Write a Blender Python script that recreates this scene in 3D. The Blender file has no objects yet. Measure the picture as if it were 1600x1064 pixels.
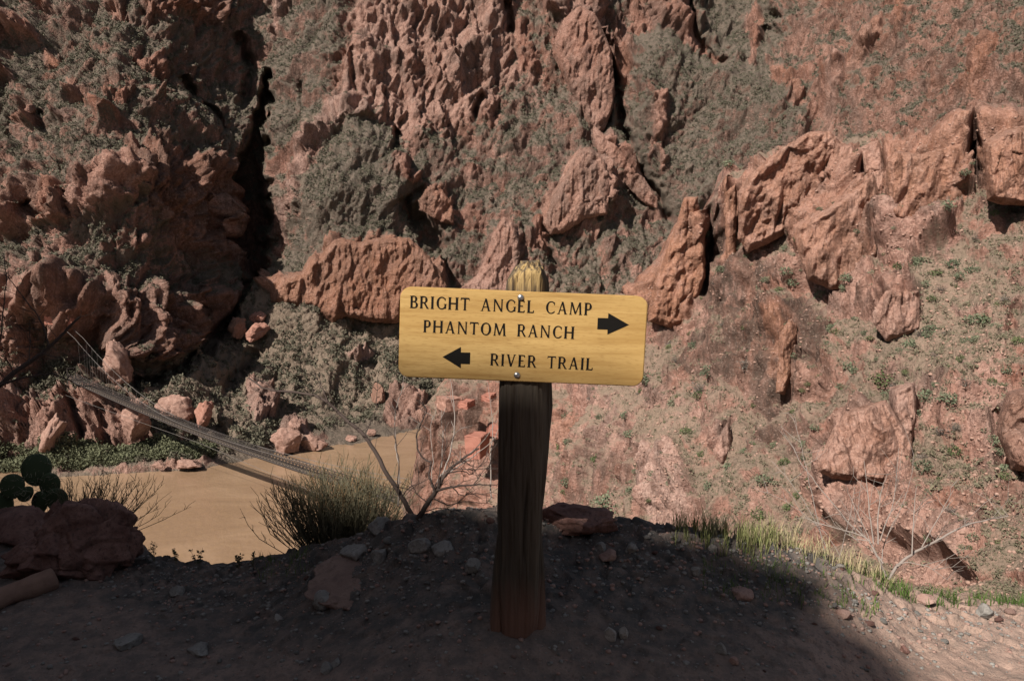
import bpy, bmesh, math, random
import numpy as np
from mathutils import Vector, Matrix

# ------------------------------------------------------------------ camera, sky, sun, exposure
scene = bpy.context.scene
COL = scene.collection
R = math.radians
CAMZ = 1.6
FPX = 1215.0                      # focal length in pixels of the 1600 px wide photograph
PITCH = math.atan(134.0 / FPX)    # looking slightly down
cd = bpy.data.cameras.new('camera')
cam = bpy.data.objects.new('camera', cd)
COL.objects.link(cam)
cam.location = (0, 0, CAMZ)
cam.rotation_euler = (R(90) - PITCH, 0, 0)
cd.sensor_width = 36.0
cd.sensor_fit = 'HORIZONTAL'
cd.lens = 36.0 * FPX / 1600.0
cd.clip_start = 0.05
cd.clip_end = 5000
scene.camera = cam

SUN_AZ = R(38)                    # light travels away from the viewer and to the right
SUN_EL = R(42)
w = bpy.data.worlds.new('World')
scene.world = w
w.use_nodes = True
wn = w.node_tree
sky = wn.nodes.new('ShaderNodeTexSky')
sky.sky_type = 'NISHITA'
sky.sun_disc = False
sky.sun_elevation = SUN_EL
sky.sun_rotation = R(180) + SUN_AZ
bg = wn.nodes['Background']
bg.inputs['Strength'].default_value = 0.05
hs = wn.nodes.new('ShaderNodeHueSaturation')
hs.inputs['Saturation'].default_value = 0.55
wn.links.new(sky.outputs[0], hs.inputs['Color'])
wn.links.new(hs.outputs[0], bg.inputs[0])
sd = bpy.data.lights.new('sun', 'SUN')
sd.energy = 5.0
sd.angle = R(0.5)
sd.color = (1.0, 0.94, 0.85)
sun = bpy.data.objects.new('sun', sd)
COL.objects.link(sun)
SUN_DIR = Vector((math.sin(SUN_AZ) * math.cos(SUN_EL), math.cos(SUN_AZ) * math.cos(SUN_EL), -math.sin(SUN_EL)))
sun.rotation_euler = SUN_DIR.to_track_quat('-Z', 'Y').to_euler()
scene.view_settings.view_transform = 'Standard'
scene.view_settings.look = 'None'
scene.view_settings.exposure = 0.5
scene.view_settings.gamma = 1.0
scene.cycles.max_bounces = 4
scene.cycles.diffuse_bounces = 1

RNG = np.random.default_rng(7)
random.seed(7)

# ------------------------------------------------------------------ projection helpers
CP, SP = math.cos(PITCH), math.sin(PITCH)
def unproj(px, py, y):
    """world point seen at photograph pixel (px,py) at distance y in front of the viewer"""
    c = (np.asarray(px, float) - 800.0) / FPX
    s = (532.0 - np.asarray(py, float)) / FPX
    k = np.asarray(y, float) / (CP + s * SP)
    return np.stack(np.broadcast_arrays(c * k, k * (CP + s * SP), CAMZ + k * (s * CP - SP)), -1)
def y_at_z(px, py, z):
    s = (532.0 - py) / FPX
    return (z - CAMZ) / (s * CP - SP) * (CP + s * SP)
def pt(px, py, y):
    return Vector(unproj(px, py, y))

# ------------------------------------------------------------------ noise
def _hash(ix, iy, iz, seed):
    with np.errstate(over='ignore'):
        h = (ix.astype(np.int64).astype(np.uint32) * np.uint32(0x8da6b343)) ^ (iy.astype(np.int64).astype(np.uint32) * np.uint32(0xd8163841)) \
            ^ (iz.astype(np.int64).astype(np.uint32) * np.uint32(0xcb1ab31f)) ^ np.uint32((seed * 0x9E3779B1 + 12345) & 0xffffffff)
        h ^= h >> np.uint32(15); h *= np.uint32(0x2c1b3c6d); h ^= h >> np.uint32(12); h *= np.uint32(0x297a2d39); h ^= h >> np.uint32(15)
    return h
def perlin(P, seed=0):
    F = np.floor(P)
    f = (P - F).astype(np.float32)
    u = f * f * f * (f * (f * 6 - 15) + 10)
    out = np.zeros(P.shape[:-1], np.float32)
    ix, iy, iz = F[..., 0], F[..., 1], F[..., 2]
    for dx in (0, 1):
        wx = u[..., 0] if dx else 1 - u[..., 0]
        for dy in (0, 1):
            wy = u[..., 1] if dy else 1 - u[..., 1]
            for dz in (0, 1):
                wz = u[..., 2] if dz else 1 - u[..., 2]
                h = _hash(ix + dx, iy + dy, iz + dz, seed)
                g = (((h & np.uint32(255)).astype(np.float32) / 127.5 - 1) * (f[..., 0] - dx)
                     + (((h >> np.uint32(8)) & np.uint32(255)).astype(np.float32) / 127.5 - 1) * (f[..., 1] - dy)
                     + (((h >> np.uint32(16)) & np.uint32(255)).astype(np.float32) / 127.5 - 1) * (f[..., 2] - dz))
                out += wx * wy * wz * g
    return out * 1.25
def fbm(P, octv=4, seed=0, gain=0.5, ridged=False):
    a, s, t = 1.0, 0.0, 0.0
    P = np.asarray(P, float)
    for i in range(octv):
        n = perlin(P * (2.03 ** i) + 17.3 * i, seed + i)
        if ridged: n = 1 - 2 * np.abs(n) * 1.4
        s = s + a * n; t += a; a *= gain
    return s / t
def facets(P, seed=0):
    """broken-rock cells: per-cell offset, per-cell tilted plane, distance to the crack"""
    Q = np.asarray(P, float)
    B = np.floor(Q - 0.5)
    d1 = np.full(Q.shape[:-1], 9.0, np.float32); d2 = d1.copy()
    off = np.zeros_like(d1); tilt = np.zeros_like(d1)
    for dx in (0, 1):
        for dy in (0, 1):
            for dz in (0, 1):
                c = B + np.array((dx, dy, dz), float)
                h = _hash(c[..., 0], c[..., 1], c[..., 2], seed)
                h2 = _hash(c[..., 0], c[..., 1], c[..., 2], seed + 77)
                b = lambda hh, s: ((hh >> np.uint32(s)) & np.uint32(255)).astype(np.float32) / 255.0
                v = [(Q[..., k] - c[..., k]).astype(np.float32) - (0.15 + 0.7 * b(h, 8 * k)) for k in range(3)]
                d = v[0] ** 2 + v[1] ** 2 + v[2] ** 2
                m = d < d1
                d2 = np.where(m, d1, np.minimum(d2, d))
                d1 = np.where(m, d, d1)
                off = np.where(m, b(h2, 0) * 2 - 1, off)
                tl = (b(h2, 8) * 2 - 1) * v[0] + (b(h2, 16) * 2 - 1) * v[1] + (b(h2, 24) * 2 - 1) * v[2]
                tilt = np.where(m, tl, tilt)
    return off, tilt, np.sqrt(d2) - np.sqrt(d1)
def blocks(P, seed=0, slope=1.5):
    """continuous broken-block relief: the upper envelope of randomly turned block corners, with sharp creases"""
    Q = np.asarray(P, float)
    B = np.floor(Q - 0.5)
    out = np.full(Q.shape[:-1], -9.0, np.float32)
    bb = lambda hh, s: ((hh >> np.uint32(s)) & np.uint32(255)).astype(np.float32) / 127.5 - 1
    for dx in (0, 1):
        for dy in (0, 1):
            for dz in (0, 1):
                c = B + np.array((dx, dy, dz), float)
                h1 = _hash(c[..., 0], c[..., 1], c[..., 2], seed); h2 = _hash(c[..., 0], c[..., 1], c[..., 2], seed + 77); h3 = _hash(c[..., 0], c[..., 1], c[..., 2], seed + 154)
                v = [(Q[..., k] - c[..., k]).astype(np.float32) - (0.5 + .36 * bb(h1, 8 * k)) for k in range(3)]
                a1, a2, a3 = bb(h2, 0), bb(h2, 8), bb(h2, 16)
                d = np.maximum(np.abs(v[0] + .6 * a1 * v[1] + .5 * a2 * v[2]), np.abs(v[1] + .6 * a3 * v[2] - .6 * a1 * v[0]))
                d = np.maximum(d, np.abs(v[2] - .5 * a2 * v[0] - .6 * a3 * v[1]))
                # lopsided block: one side falls gently, the other steeply
                d = d + .35 * (bb(h3, 0) * v[0] + bb(h3, 8) * v[2])
                out = np.maximum(out, .30 * bb(h1, 24) - slope * d)
    return out + .75
def sstep(a, b, x):
    t = np.clip((x - a) / (b - a), 0, 1)
    return t * t * (3 - 2 * t)

# ------------------------------------------------------------------ 2-D shapes on the photograph's grid
def poly_sdf(gx, gy, pts):
    """signed distance, positive inside"""
    pts = np.asarray(pts, float)
    d = np.full(gx.shape, 1e12)
    ins = np.zeros(gx.shape, bool)
    n = len(pts)
    for i in range(n):
        a, b = pts[i], pts[(i + 1) % n]
        ex, ey = b - a
        wx, wy = gx - a[0], gy - a[1]
        t = np.clip((wx * ex + wy * ey) / (ex * ex + ey * ey + 1e-9), 0, 1)
        d = np.minimum(d, (wx - ex * t) ** 2 + (wy - ey * t) ** 2)
        c = (a[1] > gy) != (b[1] > gy)
        with np.errstate(divide='ignore', invalid='ignore'):
            xx = ex * (gy - a[1]) / (ey if ey != 0 else 1e-9) + a[0]
        ins ^= c & (gx < xx)
    return np.where(ins, 1, -1) * np.sqrt(d)
def line_dist(gx, gy, pts):
    d = np.full(gx.shape, 1e12)
    for a, b in zip(pts[:-1], pts[1:]):
        ex, ey = b[0] - a[0], b[1] - a[1]
        wx, wy = gx - a[0], gy - a[1]
        t = np.clip((wx * ex + wy * ey) / (ex * ex + ey * ey + 1e-9), 0, 1)
        d = np.minimum(d, (wx - ex * t) ** 2 + (wy - ey * t) ** 2)
    return np.sqrt(d)
class TPS:
    def __init__(s, pts, val, lam=1e-3):
        s.p = np.asarray(pts, float) / 400.0
        n = len(s.p)
        K = s.k(s.p, s.p) + lam * np.eye(n)
        Q = np.c_[np.ones(n), s.p]
        A = np.zeros((n + 3, n + 3)); A[:n, :n] = K; A[:n, n:] = Q; A[n:, :n] = Q.T
        s.w = np.linalg.solve(A, np.r_[np.asarray(val, float), 0, 0, 0])
    @staticmethod
    def k(a, b):
        r2 = ((a[:, None, :] - b[None, :, :]) ** 2).sum(-1)
        return r2 * np.log(r2 + 1e-9)
    def __call__(s, x, y):
        q = np.stack([x.ravel(), y.ravel()], -1) / 400.0
        o = np.empty(len(q))
        for i in range(0, len(q), 60000):
            qq = q[i:i + 60000]
            o[i:i + 60000] = s.k(qq, s.p) @ s.w[:-3] + s.w[-3] + qq @ s.w[-2:]
        return o.reshape(x.shape)

# ------------------------------------------------------------------ mesh helpers
def link(name, me, mat=None, parent=None, smooth=False):
    if mat is not None:
        me.materials.append(mat)
    if smooth:
        me.polygons.foreach_set('use_smooth', np.ones(len(me.polygons), bool))
    o = bpy.data.objects.new(name, me)
    COL.objects.link(o)
    if parent is not None: o.parent = parent
    return o
def mesh_np(name, verts, faces, smooth=False, attrs=None):
    """faces: (m,k) int array, or list of such arrays"""
    if not isinstance(faces, list): faces = [faces]
    faces = [np.asarray(f, np.int32) for f in faces if len(f)]
    me = bpy.data.meshes.new(name)
    verts = np.asarray(verts, np.float32).reshape(-1, 3)
    me.vertices.add(len(verts)); me.vertices.foreach_set('co', verts.ravel())
    nl = sum(f.size for f in faces); nf = sum(len(f) for f in faces)
    me.loops.add(nl); me.loops.foreach_set('vertex_index', np.concatenate([f.ravel() for f in faces]))
    me.polygons.add(nf)
    tot = np.concatenate([np.full(len(f), f.shape[1], np.int32) for f in faces])
    st = np.r_[0, np.cumsum(tot)[:-1]].astype(np.int32)
    me.polygons.foreach_set('loop_start', st)
    if smooth: me.polygons.foreach_set('use_smooth', np.ones(nf, bool))
    for k, v in (attrs or {}).items():
        v = np.asarray(v, np.float32)
        if v.ndim == 1:
            a = me.attributes.new(k, 'FLOAT', 'POINT'); a.data.foreach_set('value', v)
        else:
            a = me.attributes.new(k, 'FLOAT_COLOR', 'POINT'); a.data.foreach_set('color', v.ravel())
    me.update(calc_edges=True)
    me.validate()
    return me
def grid_faces(ny, nx, flip=False):
    i = np.arange(ny - 1)[:, None] * nx + np.arange(nx - 1)[None, :]
    i = i.ravel()
    f = np.stack([i, i + 1, i + nx + 1, i + nx], -1)
    return f[:, ::-1] if flip else f
def grid_normals(P):
    du = np.gradient(P, axis=1); dv = np.gradient(P, axis=0)
    n = np.cross(du, dv)
    return n / (np.linalg.norm(n, axis=-1, keepdims=True) + 1e-9)
def blur(a, k):
    """separable box blur, twice"""
    if k < 1: return a
    for _ in range(2):
        for ax in (0, 1):
            pad = [(0, 0)] * a.ndim; pad[ax] = (k + 1, k)
            c = np.cumsum(np.pad(a, pad, mode='edge'), axis=ax)
            n = a.shape[ax]
            hi = np.take(c, np.arange(2 * k + 1, 2 * k + 1 + n), axis=ax); lo = np.take(c, np.arange(n), axis=ax)
            a = (hi - lo) / (2 * k + 1)
    return a
def tubes(paths, sides=4):
    """paths: list of (points (n,3), radii (n,)); returns verts, faces of tapered round stems"""
    V, F = [], []
    base = 0
    ang = np.arange(sides) * 2 * math.pi / sides
    ca, sa = np.cos(ang), np.sin(ang)
    for p, r in paths:
        p = np.asarray(p, float); n = len(p)
        r = np.broadcast_to(np.asarray(r, float), (n,))
        t = np.gradient(p, axis=0); t /= np.linalg.norm(t, axis=1, keepdims=True) + 1e-9
        ref = np.array((0.31, 0.2, 0.93)) if abs(t[0] @ np.array((0.31, 0.2, 0.93))) < 0.9 else np.array((1.0, 0, 0))
        a = np.cross(t, ref); a /= np.linalg.norm(a, axis=1, keepdims=True) + 1e-9
        b = np.cross(t, a)
        ring = p[:, None, :] + r[:, None, None] * (a[:, None, :] * ca[None, :, None] + b[:, None, :] * sa[None, :, None])
        V.append(ring.reshape(-1, 3))
        i = (np.arange(n - 1)[:, None] * sides + np.arange(sides)[None, :])
        j = (np.arange(n - 1)[:, None] * sides + (np.arange(sides)[None, :] + 1) % sides)
        F.append(np.stack([i, j, j + sides, i + sides], -1).reshape(-1, 4) + base)
        base += n * sides
    return np.concatenate(V), np.concatenate(F)
def tag(o, label=None, cat=None, group=None, kind=None):
    if label: o['label'] = label
    if cat: o['category'] = cat
    if group: o['group'] = group
    if kind: o['kind'] = kind
    return o
def empty(name, loc=(0, 0, 0)):
    o = bpy.data.objects.new(name, None)
    o.empty_display_size = 0.1
    COL.objects.link(o); o.location = loc
    return o

# ------------------------------------------------------------------ materials
class NT:
    def __init__(s, name):
        s.m = bpy.data.materials.new(name); s.m.use_nodes = True
        s.t = s.m.node_tree; s.n = s.t.nodes; s.l = s.t.links
        s.b = s.n['Principled BSDF']
    def node(s, typ, **kw):
        n = s.n.new(typ)
        for k, v in kw.items(): setattr(n, k, v)
        return n
    def set(s, inp, v):
        if isinstance(v, bpy.types.NodeSocket): s.l.new(v, inp)
        else:
            if hasattr(inp.default_value, '__len__') and not hasattr(v, '__len__'): v = (v, v, v)
            if hasattr(inp.default_value, '__len__') and len(inp.default_value) == 4 and len(v) == 3: v = (*v, 1)
            inp.default_value = v
    def coord(s, kind='Object', scale=(1, 1, 1), rot=(0, 0, 0)):
        c = s.node('ShaderNodeTexCoord'); m = s.node('ShaderNodeMapping')
        s.l.new(c.outputs[kind], m.inputs['Vector']); m.inputs['Scale'].default_value = scale; m.inputs['Rotation'].default_value = rot
        return m.outputs[0]
    def noise(s, vec, scale=1.0, detail=4, rough=0.55, dist=0.0):
        n = s.node('ShaderNodeTexNoise'); s.set(n.inputs['Vector'], vec)
        n.inputs['Scale'].default_value = scale; n.inputs['Detail'].default_value = detail
        n.inputs['Roughness'].default_value = rough; n.inputs['Distortion'].default_value = dist
        return n.outputs['Fac']
    def voro(s, vec, scale=1.0, feature='F1', out='Distance'):
        n = s.node('ShaderNodeTexVoronoi', feature=feature); s.set(n.inputs['Vector'], vec); n.inputs['Scale'].default_value = scale
        return n.outputs[out]
    def ramp(s, v, *stops):
        r = s.node('ShaderNodeValToRGB'); s.set(r.inputs[0], v)
        e = r.color_ramp.elements
        while len(e) < len(stops): e.new(0.5)
        for k, (p, c) in zip(e, stops):
            k.position = p; k.color = (c, c, c, 1) if not hasattr(c, '__len__') else (*c, 1)
        return r.outputs[0]
    def mix(s, f, a, b, mode='MIX'):
        m = s.node('ShaderNodeMix', data_type='RGBA', blend_type=mode)
        s.set(m.inputs[0], f); s.set(m.inputs[6], a); s.set(m.inputs[7], b)
        return m.outputs[2]
    def math(s, op, a, b=0.0, clamp=False):
        m = s.node('ShaderNodeMath', operation=op, use_clamp=clamp)
        s.set(m.inputs[0], a); s.set(m.inputs[1], b)
        return m.outputs[0]
    def attr(s, name):
        a = s.node('ShaderNodeAttribute', attribute_name=name)
        return a
    def bump(s, h, strength=0.5, dist=0.1):
        b = s.node('ShaderNodeBump'); s.set(b.inputs['Height'], h)
        b.inputs['Strength'].default_value = strength; b.inputs['Distance'].default_value = dist
        s.l.new(b.outputs[0], s.b.inputs['Normal'])
    def base(s, c, rough=0.9, spec=0.2):
        s.set(s.b.inputs['Base Color'], c); s.set(s.b.inputs['Roughness'], rough)
        s.b.inputs['Specular IOR Level'].default_value = spec
        return s.m

def canyon_material(name, S, soil_a, soil_b, speck, bumpd, soil_pale=(0.29, 0.215, 0.16)):
    """S = metres of the finest grain; mask attribute: R rock, G pale, B dark, A orange"""
    t = NT(name)
    P = t.coord('Object')
    V = t.coord('Object', (1, 1, 0.22))
    m = t.attr('mask')
    sep = t.node('ShaderNodeSeparateColor'); t.l.new(m.outputs['Color'], sep.inputs[0])
    rockm, pale, dark, orange = sep.outputs[0], sep.outputs[1], sep.outputs[2], m.outputs['Alpha']
    n_big = t.noise(P, 0.05 / S * 1.0, 5, 0.6)
    n_mid = t.noise(P, 0.35 / S, 5, 0.62)
    n_fine = t.noise(P, 1.6 / S, 4, 0.65)
    n_str = t.noise(V, 0.45 / S, 5, 0.6, 0.6)
    red = t.mix(t.ramp(n_mid, (0.34, 0), (0.66, 1)), (0.205, 0.088, 0.062), (0.375, 0.193, 0.145))
    red = t.mix(t.ramp(n_big, (0.4, 0), (0.62, 0.75)), red, (0.41, 0.245, 0.198))
    red = t.mix(t.math('MULTIPLY', orange, t.ramp(n_str, (0.3, 0.3), (0.6, 1))), red, (0.34, 0.15, 0.08))
    red = t.mix(t.math('MULTIPLY', pale, t.ramp(n_mid, (0.3, 0.35), (0.62, 1))), red, (0.45, 0.305, 0.255))
    n_grey = t.noise(t.coord('Object', (1, 1, .55)), 0.085 / S, 5, 0.62, .8)
    red = t.mix(t.math('MULTIPLY', t.ramp(n_grey, (0.47, 0), (0.60, .72)), t.math('SUBTRACT', 1.0, t.math('MULTIPLY', orange, .8), True)), red, (0.135, 0.098, 0.082))
    stain = t.ramp(n_str, (0.50, 0), (0.66, 0.8))
    red = t.mix(t.math('MULTIPLY', stain, 0.7), red, (0.115, 0.062, 0.048))
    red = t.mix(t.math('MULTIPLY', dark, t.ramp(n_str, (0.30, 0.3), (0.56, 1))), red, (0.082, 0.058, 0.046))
    red = t.mix(t.ramp(n_fine, (0.32, 0.6), (0.50, 0)), red, (0.125, 0.064, 0.048))
    red = t.mix(t.ramp(n_fine, (0.57, 0), (0.72, 0.6)), red, (0.50, 0.345, 0.29))
    soil = t.mix(t.ramp(n_mid, (0.35, 0), (0.65, 1)), soil_a, soil_b)
    soil = t.mix(t.ramp(n_fine, (0.54, 0), (0.68, 0.8)), soil, speck)
    soil = t.mix(t.ramp(t.noise(P, 2.4 / S, 2), (0.62, 0), (0.75, 0.7)), soil, (0.36, 0.26, 0.21))
    soil = t.mix(t.math('MULTIPLY', pale, .8), soil, soil_pale)
    edge = t.math('ADD', rockm, t.math('MULTIPLY', t.math('SUBTRACT', n_fine, 0.5), 0.7))
    col = t.mix(t.ramp(edge, (0.40, 0), (0.60, 1)), soil, red)
    h = t.math('ADD', t.math('MULTIPLY', n_fine, 0.6), t.math('MULTIPLY', t.noise(V, 1.0 / S, 5, 0.7), 0.8))
    t.bump(h, 1.0, bumpd)
    return t.base(col, 0.95, 0.12)
# ------------------------------------------------------------------ terrain: canyon wall across the river
RIVER_Z = -60.0
zc = lambda px, py, z=RIVER_Z: (px, py, y_at_z(px, py, z))
FAR_PTS = [zc(-400, 752), zc(-150, 748), zc(100, 742), zc(230, 735), zc(340, 727), zc(450, 703), zc(560, 687), zc(640, 672), zc(760, 655), zc(1000, 640),
    zc(-400, 830, -70), zc(-100, 830, -70), zc(200, 830, -70), zc(500, 830, -72), zc(900, 830, -74), zc(1300, 830, -74), zc(1300, 640),
    (-650, 752, 216), (-650, 830, 235), (-650, 640, 268), (-650, 400, 290), (-650, 100, 335), (-650, -200, 395), (-400, 640, 260), (-200, 640, 252), (-400, 400, 282), (-400, 100, 327), (-400, -200, 387), (-150, 400, 271), (-150, 100, 322), (-150, -200, 399),
    (60, 640, 243), (150, 630, 247), (60, 500, 254), (60, 400, 261), (60, 250, 288), (60, 100, 316), (60, 0, 336), (60, -200, 393),
    (250, 640, 243), (200, 470, 260), (300, 470, 290), (345, 500, 312), (210, 330, 272), (300, 330, 304), (385, 400, 342), (230, 240, 292), (385, 300, 346), (250, 100, 326), (250, 0, 345), (250, -200, 400),
    (390, 120, 370), (400, 0, 386), (330, 600, 258), (450, 480, 300), (450, 300, 330),
    (450, 640, 272), (550, 640, 284), (550, 560, 300), (550, 500, 313), (550, 400, 320), (550, 300, 331), (550, 200, 346), (550, 100, 362), (550, 0, 380), (550, -200, 425),
    (700, 600, 300), (700, 500, 318), (700, 400, 333), (700, 300, 348), (700, 200, 364), (700, 0, 395), (700, -200, 445),
    (900, 560, 316), (900, 420, 334), (900, 300, 350), (900, 200, 366), (900, 0, 402), (900, -200, 455),
    (1000, 300, 362), (1100, 300, 360), (1100, 200, 378), (1100, 60, 405), (1100, -200, 465), (1100, 450, 335),
    (1300, 300, 330), (1300, 150, 355), (1300, 0, 385), (1300, -200, 440), (1500, 300, 290), (1500, 150, 312), (1500, 0, 340), (1500, -200, 390),
    (1700, 300, 250), (1700, 100, 280), (1700, -200, 345), (1950, 300, 225), (1950, -200, 310)]
# outcrops: outline, height in metres towards the open, softness of the edge, bare-rock bias, pale, dark, orange
FAR = [
 ([(434,115),(428,160),(424,200),(421,300),(416,420),(405,440),(385,440),(372,400),(358,330),(366,260),(390,190),(405,150),(418,118)], -30, 13, .3, 0, .5, 0),
 ([(400,425),(408,440),(370,500),(330,560),(260,610),(205,622),(215,600),(270,570),(325,520),(370,455)], -17, 12, .3, 0, .5, 0),
 ([(545,-160),(800,-160),(803,30),(795,120),(770,200),(740,185),(700,215),(660,200),(640,235),(620,225),(600,205),(560,170),(530,185),(505,175),(525,120),(545,60)], 10, 14, .95, .55, 0, .2),
 ([(480,190),(540,150),(575,165),(590,185),(540,190),(490,230),(460,320),(440,400),(425,420),(430,370),(450,280)], 8, 12, .8, .9, 0, 0),
 ([(500,230),(560,190),(620,215),(650,260),(640,330),(600,360),(520,360),(440,410),(470,300)], 9, 34, .08, 0, .3, 0),
 ([(450,-60),(540,-60),(535,100),(500,180),(460,230),(425,240),(425,150),(440,60)], 6, 12, .35, 0, .75, 0),
 ([(420,440),(445,430),(470,425),(488,392),(497,398),(515,375),(535,371),(555,378),(590,372),(640,372),(662,390),(690,425),(700,445),(660,470),(600,500),(540,480),(520,495),(490,470),(425,462)], 13, 7, 1, .1, 0, .75),
 ([(655,310),(668,290),(690,295),(705,315),(708,335),(690,332),(670,320)], 9, 5, 1, 0, 0, .5),
 ([(605,235),(640,250),(655,285),(640,290),(618,268)], 8, 6, .9, 0, 0, .2),
 ([(715,450),(745,430),(760,395),(770,360),(785,338),(800,345),(812,380),(805,420),(815,450)], 10, 8, 1, .4, 0, 0),
 ([(815,370),(835,345),(855,330),(862,360),(850,385),(830,390)], 7, 6, .9, 0, 0, .2),
 ([(845,335),(870,290),(890,245),(905,232),(925,230),(945,250),(952,290),(948,322),(915,328),(880,350),(858,352)], 13, 6, 1, .35, 0, .3),
 ([(925,195),(950,215),(985,245),(1005,275),(1030,312),(1012,308),(985,280),(960,250),(935,225)], 9, 5, 1, .2, 0, .2),
 ([(800,40),(812,38),(825,60),(840,100),(845,115),(835,112),(815,105),(805,80)], 9, 5, 1, 0, 0, .2),
 ([(850,-160),(925,-160),(935,40),(955,75),(960,130),(958,150),(945,190),(930,200),(910,170),(895,145),(880,110),(865,70),(890,50),(850,20)], 15, 6, 1, .2, 0, 0),
 ([(960,35),(975,25),(995,75),(995,110),(990,135),(975,145),(965,110),(955,60)], 8, 6, 1, .2, 0, .4),
 ([(980,-160),(1060,-160),(1065,20),(1085,50),(1130,85),(1135,95),(1110,85),(1080,70),(1055,50),(1030,45),(1010,60),(990,50),(985,20)], 14, 6, 1, .1, 0, .2),
 ([(995,60),(1035,45),(1080,75),(1140,100),(1200,130),(1270,190),(1290,240),(1200,300),(1090,340),(1050,340),(1000,270),(975,200),(985,100)], 28, 12, .28, 0, .8, 0),
 ([(1027,150),(1038,150),(1042,220),(1040,265),(1034,265),(1030,210),(1015,260),(1020,215)], 3, 3, 1, .1, 0, .3),
 ([(1140,-200),(1990,-200),(1990,250),(1280,250),(1215,150),(1180,60)], 0, 24, .52, .12, .3, .25),
 ([(1080,-200),(1190,-200),(1215,50),(1190,110),(1140,90),(1090,50)], -14, 14, .15, 0, .8, 0),
 ([(1165,30),(1185,0),(1195,20),(1190,60),(1178,105),(1168,100),(1172,60)], 7, 4, .9, .1, 0, .3),
 ([(1205,105),(1225,95),(1245,130),(1250,165),(1240,165),(1215,135)], 7, 4, 1, .1, 0, .5),
 ([(1365,45),(1375,38),(1378,65),(1350,100),(1335,118),(1318,122),(1332,95)], 5, 3, 1, .3, 0, .6),
 ([(1395,-60),(1408,-60),(1412,60),(1400,65)], 4, 3, .9, 0, 0, .6),
 ([(1455,95),(1468,90),(1462,140),(1450,155)], 4, 3, .9, 0, 0, .5),
 ([(1520,60),(1560,50),(1545,110),(1525,150),(1500,140)], 4, 6, .9, .1, 0, .6),
 ([(1300,100),(1325,90),(1320,130),(1305,170),(1295,205),(1285,165)], 4, 5, .9, .5, 0, .2),
 ([(1285,95),(1293,100),(1292,160),(1284,165)], 5, 3, .9, 0, 0, .3),
 ([(45,-60),(82,-60),(80,18),(45,18)], 6, 5, .95, 0, 0, .6),
 ([(160,-60),(190,-60),(198,38),(185,42),(165,20)], 7, 5, .95, .1, 0, .3),
 ([(225,-60),(380,-60),(345,30),(325,45),(300,28),(255,25),(228,36)], 11, 7, .9, 0, .2, .2),
 ([(0,45),(30,28),(18,60),(5,95),(-20,110),(-20,60)], 6, 6, .9, .2, 0, .2),
 ([(22,60),(42,45),(58,52),(60,66),(30,75)], 5, 5, .9, 0, 0, .2),
 ([(65,75),(82,75),(80,112),(68,112)], 8, 4, .9, 0, 0, .6),
 ([(205,88),(250,88),(262,122),(255,132),(220,105)], 7, 5, .9, .1, 0, .1),
 ([(102,122),(118,122),(125,152),(110,152)], 6, 4, .9, .1, 0, .3),
 ([(165,132),(195,142),(215,150),(198,175),(172,160)], 6, 6, .8, 0, 0, .2),
 ([(28,170),(50,160),(65,188),(68,208),(30,200)], 8, 5, .9, .1, 0, .2),
 ([(95,180),(120,170),(135,185),(110,200)], 5, 6, .8, .3, 0, 0),
 ([(150,178),(175,175),(190,197),(165,202)], 6, 5, .8, 0, 0, .3),
 ([(222,150),(238,142),(252,160),(240,170)], 5, 4, .9, 0, 0, .4),
 ([(0,110),(18,112),(28,128),(10,130),(-10,125)], 5, 4, .9, .1, 0, .2),
 ([(-40,300),(35,288),(60,278),(110,290),(122,350),(100,356),(50,366),(20,378),(-40,380)], 10, 7, .9, .1, 0, .3),
 ([(118,282),(200,265),(230,270),(215,312),(150,350),(125,345)], 8, 10, .7, .3, 0, .1),
 ([(200,250),(250,235),(340,240),(390,300),(407,432),(345,402),(290,392),(240,335),(205,290)], 6, 10, .95, 0, .4, .3),
 ([(325,290),(345,300),(375,370),(402,428),(385,430),(352,390),(335,330)], 9, 5, 1, .6, 0, .2),
 ([(205,378),(225,366),(232,385),(205,395)], 5, 4, .9, .3, 0, 0),
 ([(70,440),(115,430),(160,440),(180,420),(210,430),(300,440),(380,480),(330,540),(260,580),(200,560),(150,530),(90,500),(60,470)], 13, 14, .85, .1, .35, .1),
 ([(-200,440),(0,430),(60,400),(110,430),(70,500),(60,620),(0,640),(-200,640)], 5, 15, .75, .35, 0, .1),
 ([(-200,648),(60,641),(150,630),(190,640),(215,670),(240,690),(220,705),(-200,722)], 6, 5, .9, .3, 0, .1),
 ([(230,590),(330,530),(400,470),(430,470),(620,500),(660,560),(640,600),(600,640),(480,680),(330,700),(260,650)], 0, 15, -.2, .75, 0, 0),
 ([(640,450),(900,450),(1010,470),(1010,700),(640,640)], 0, 30, -.1, .6, 0, 0),
 ([(385,580),(415,585),(440,605),(428,660),(395,665),(383,620)], 6, 5, .9, .7, 0, 0),
 ([(424,685),(442,668),(460,654),(470,664),(485,680),(512,690),(505,703),(440,710)], 4, 4, 1, .9, 0, 0),
 ([(600,640),(612,615),(640,612),(664,620),(664,650),(640,674),(605,668)], 6, 4, .95, .5, 0, .2),
 ([(540,560),(572,535),(585,552),(560,575)], 3, 5, .8, .9, 0, 0),
 ([(0,640),(60,634),(150,622),(152,627),(60,640),(0,646)], 2.2, 2.5, .9, 1, 0, 0),
 ([(150,600),(190,602),(220,596),(222,603),(200,612),(160,608)], 2.2, 2.5, .9, 1, 0, 0),
 ([(90,735),(240,728),(330,716),(345,724),(240,740),(90,748)], 0, 5, .8, .8, 0, .3),
 ([(415,0),(440,-20),(460,-10),(445,20),(430,60),(435,25)], 4, 5, .9, 1, 0, 0),
]
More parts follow.
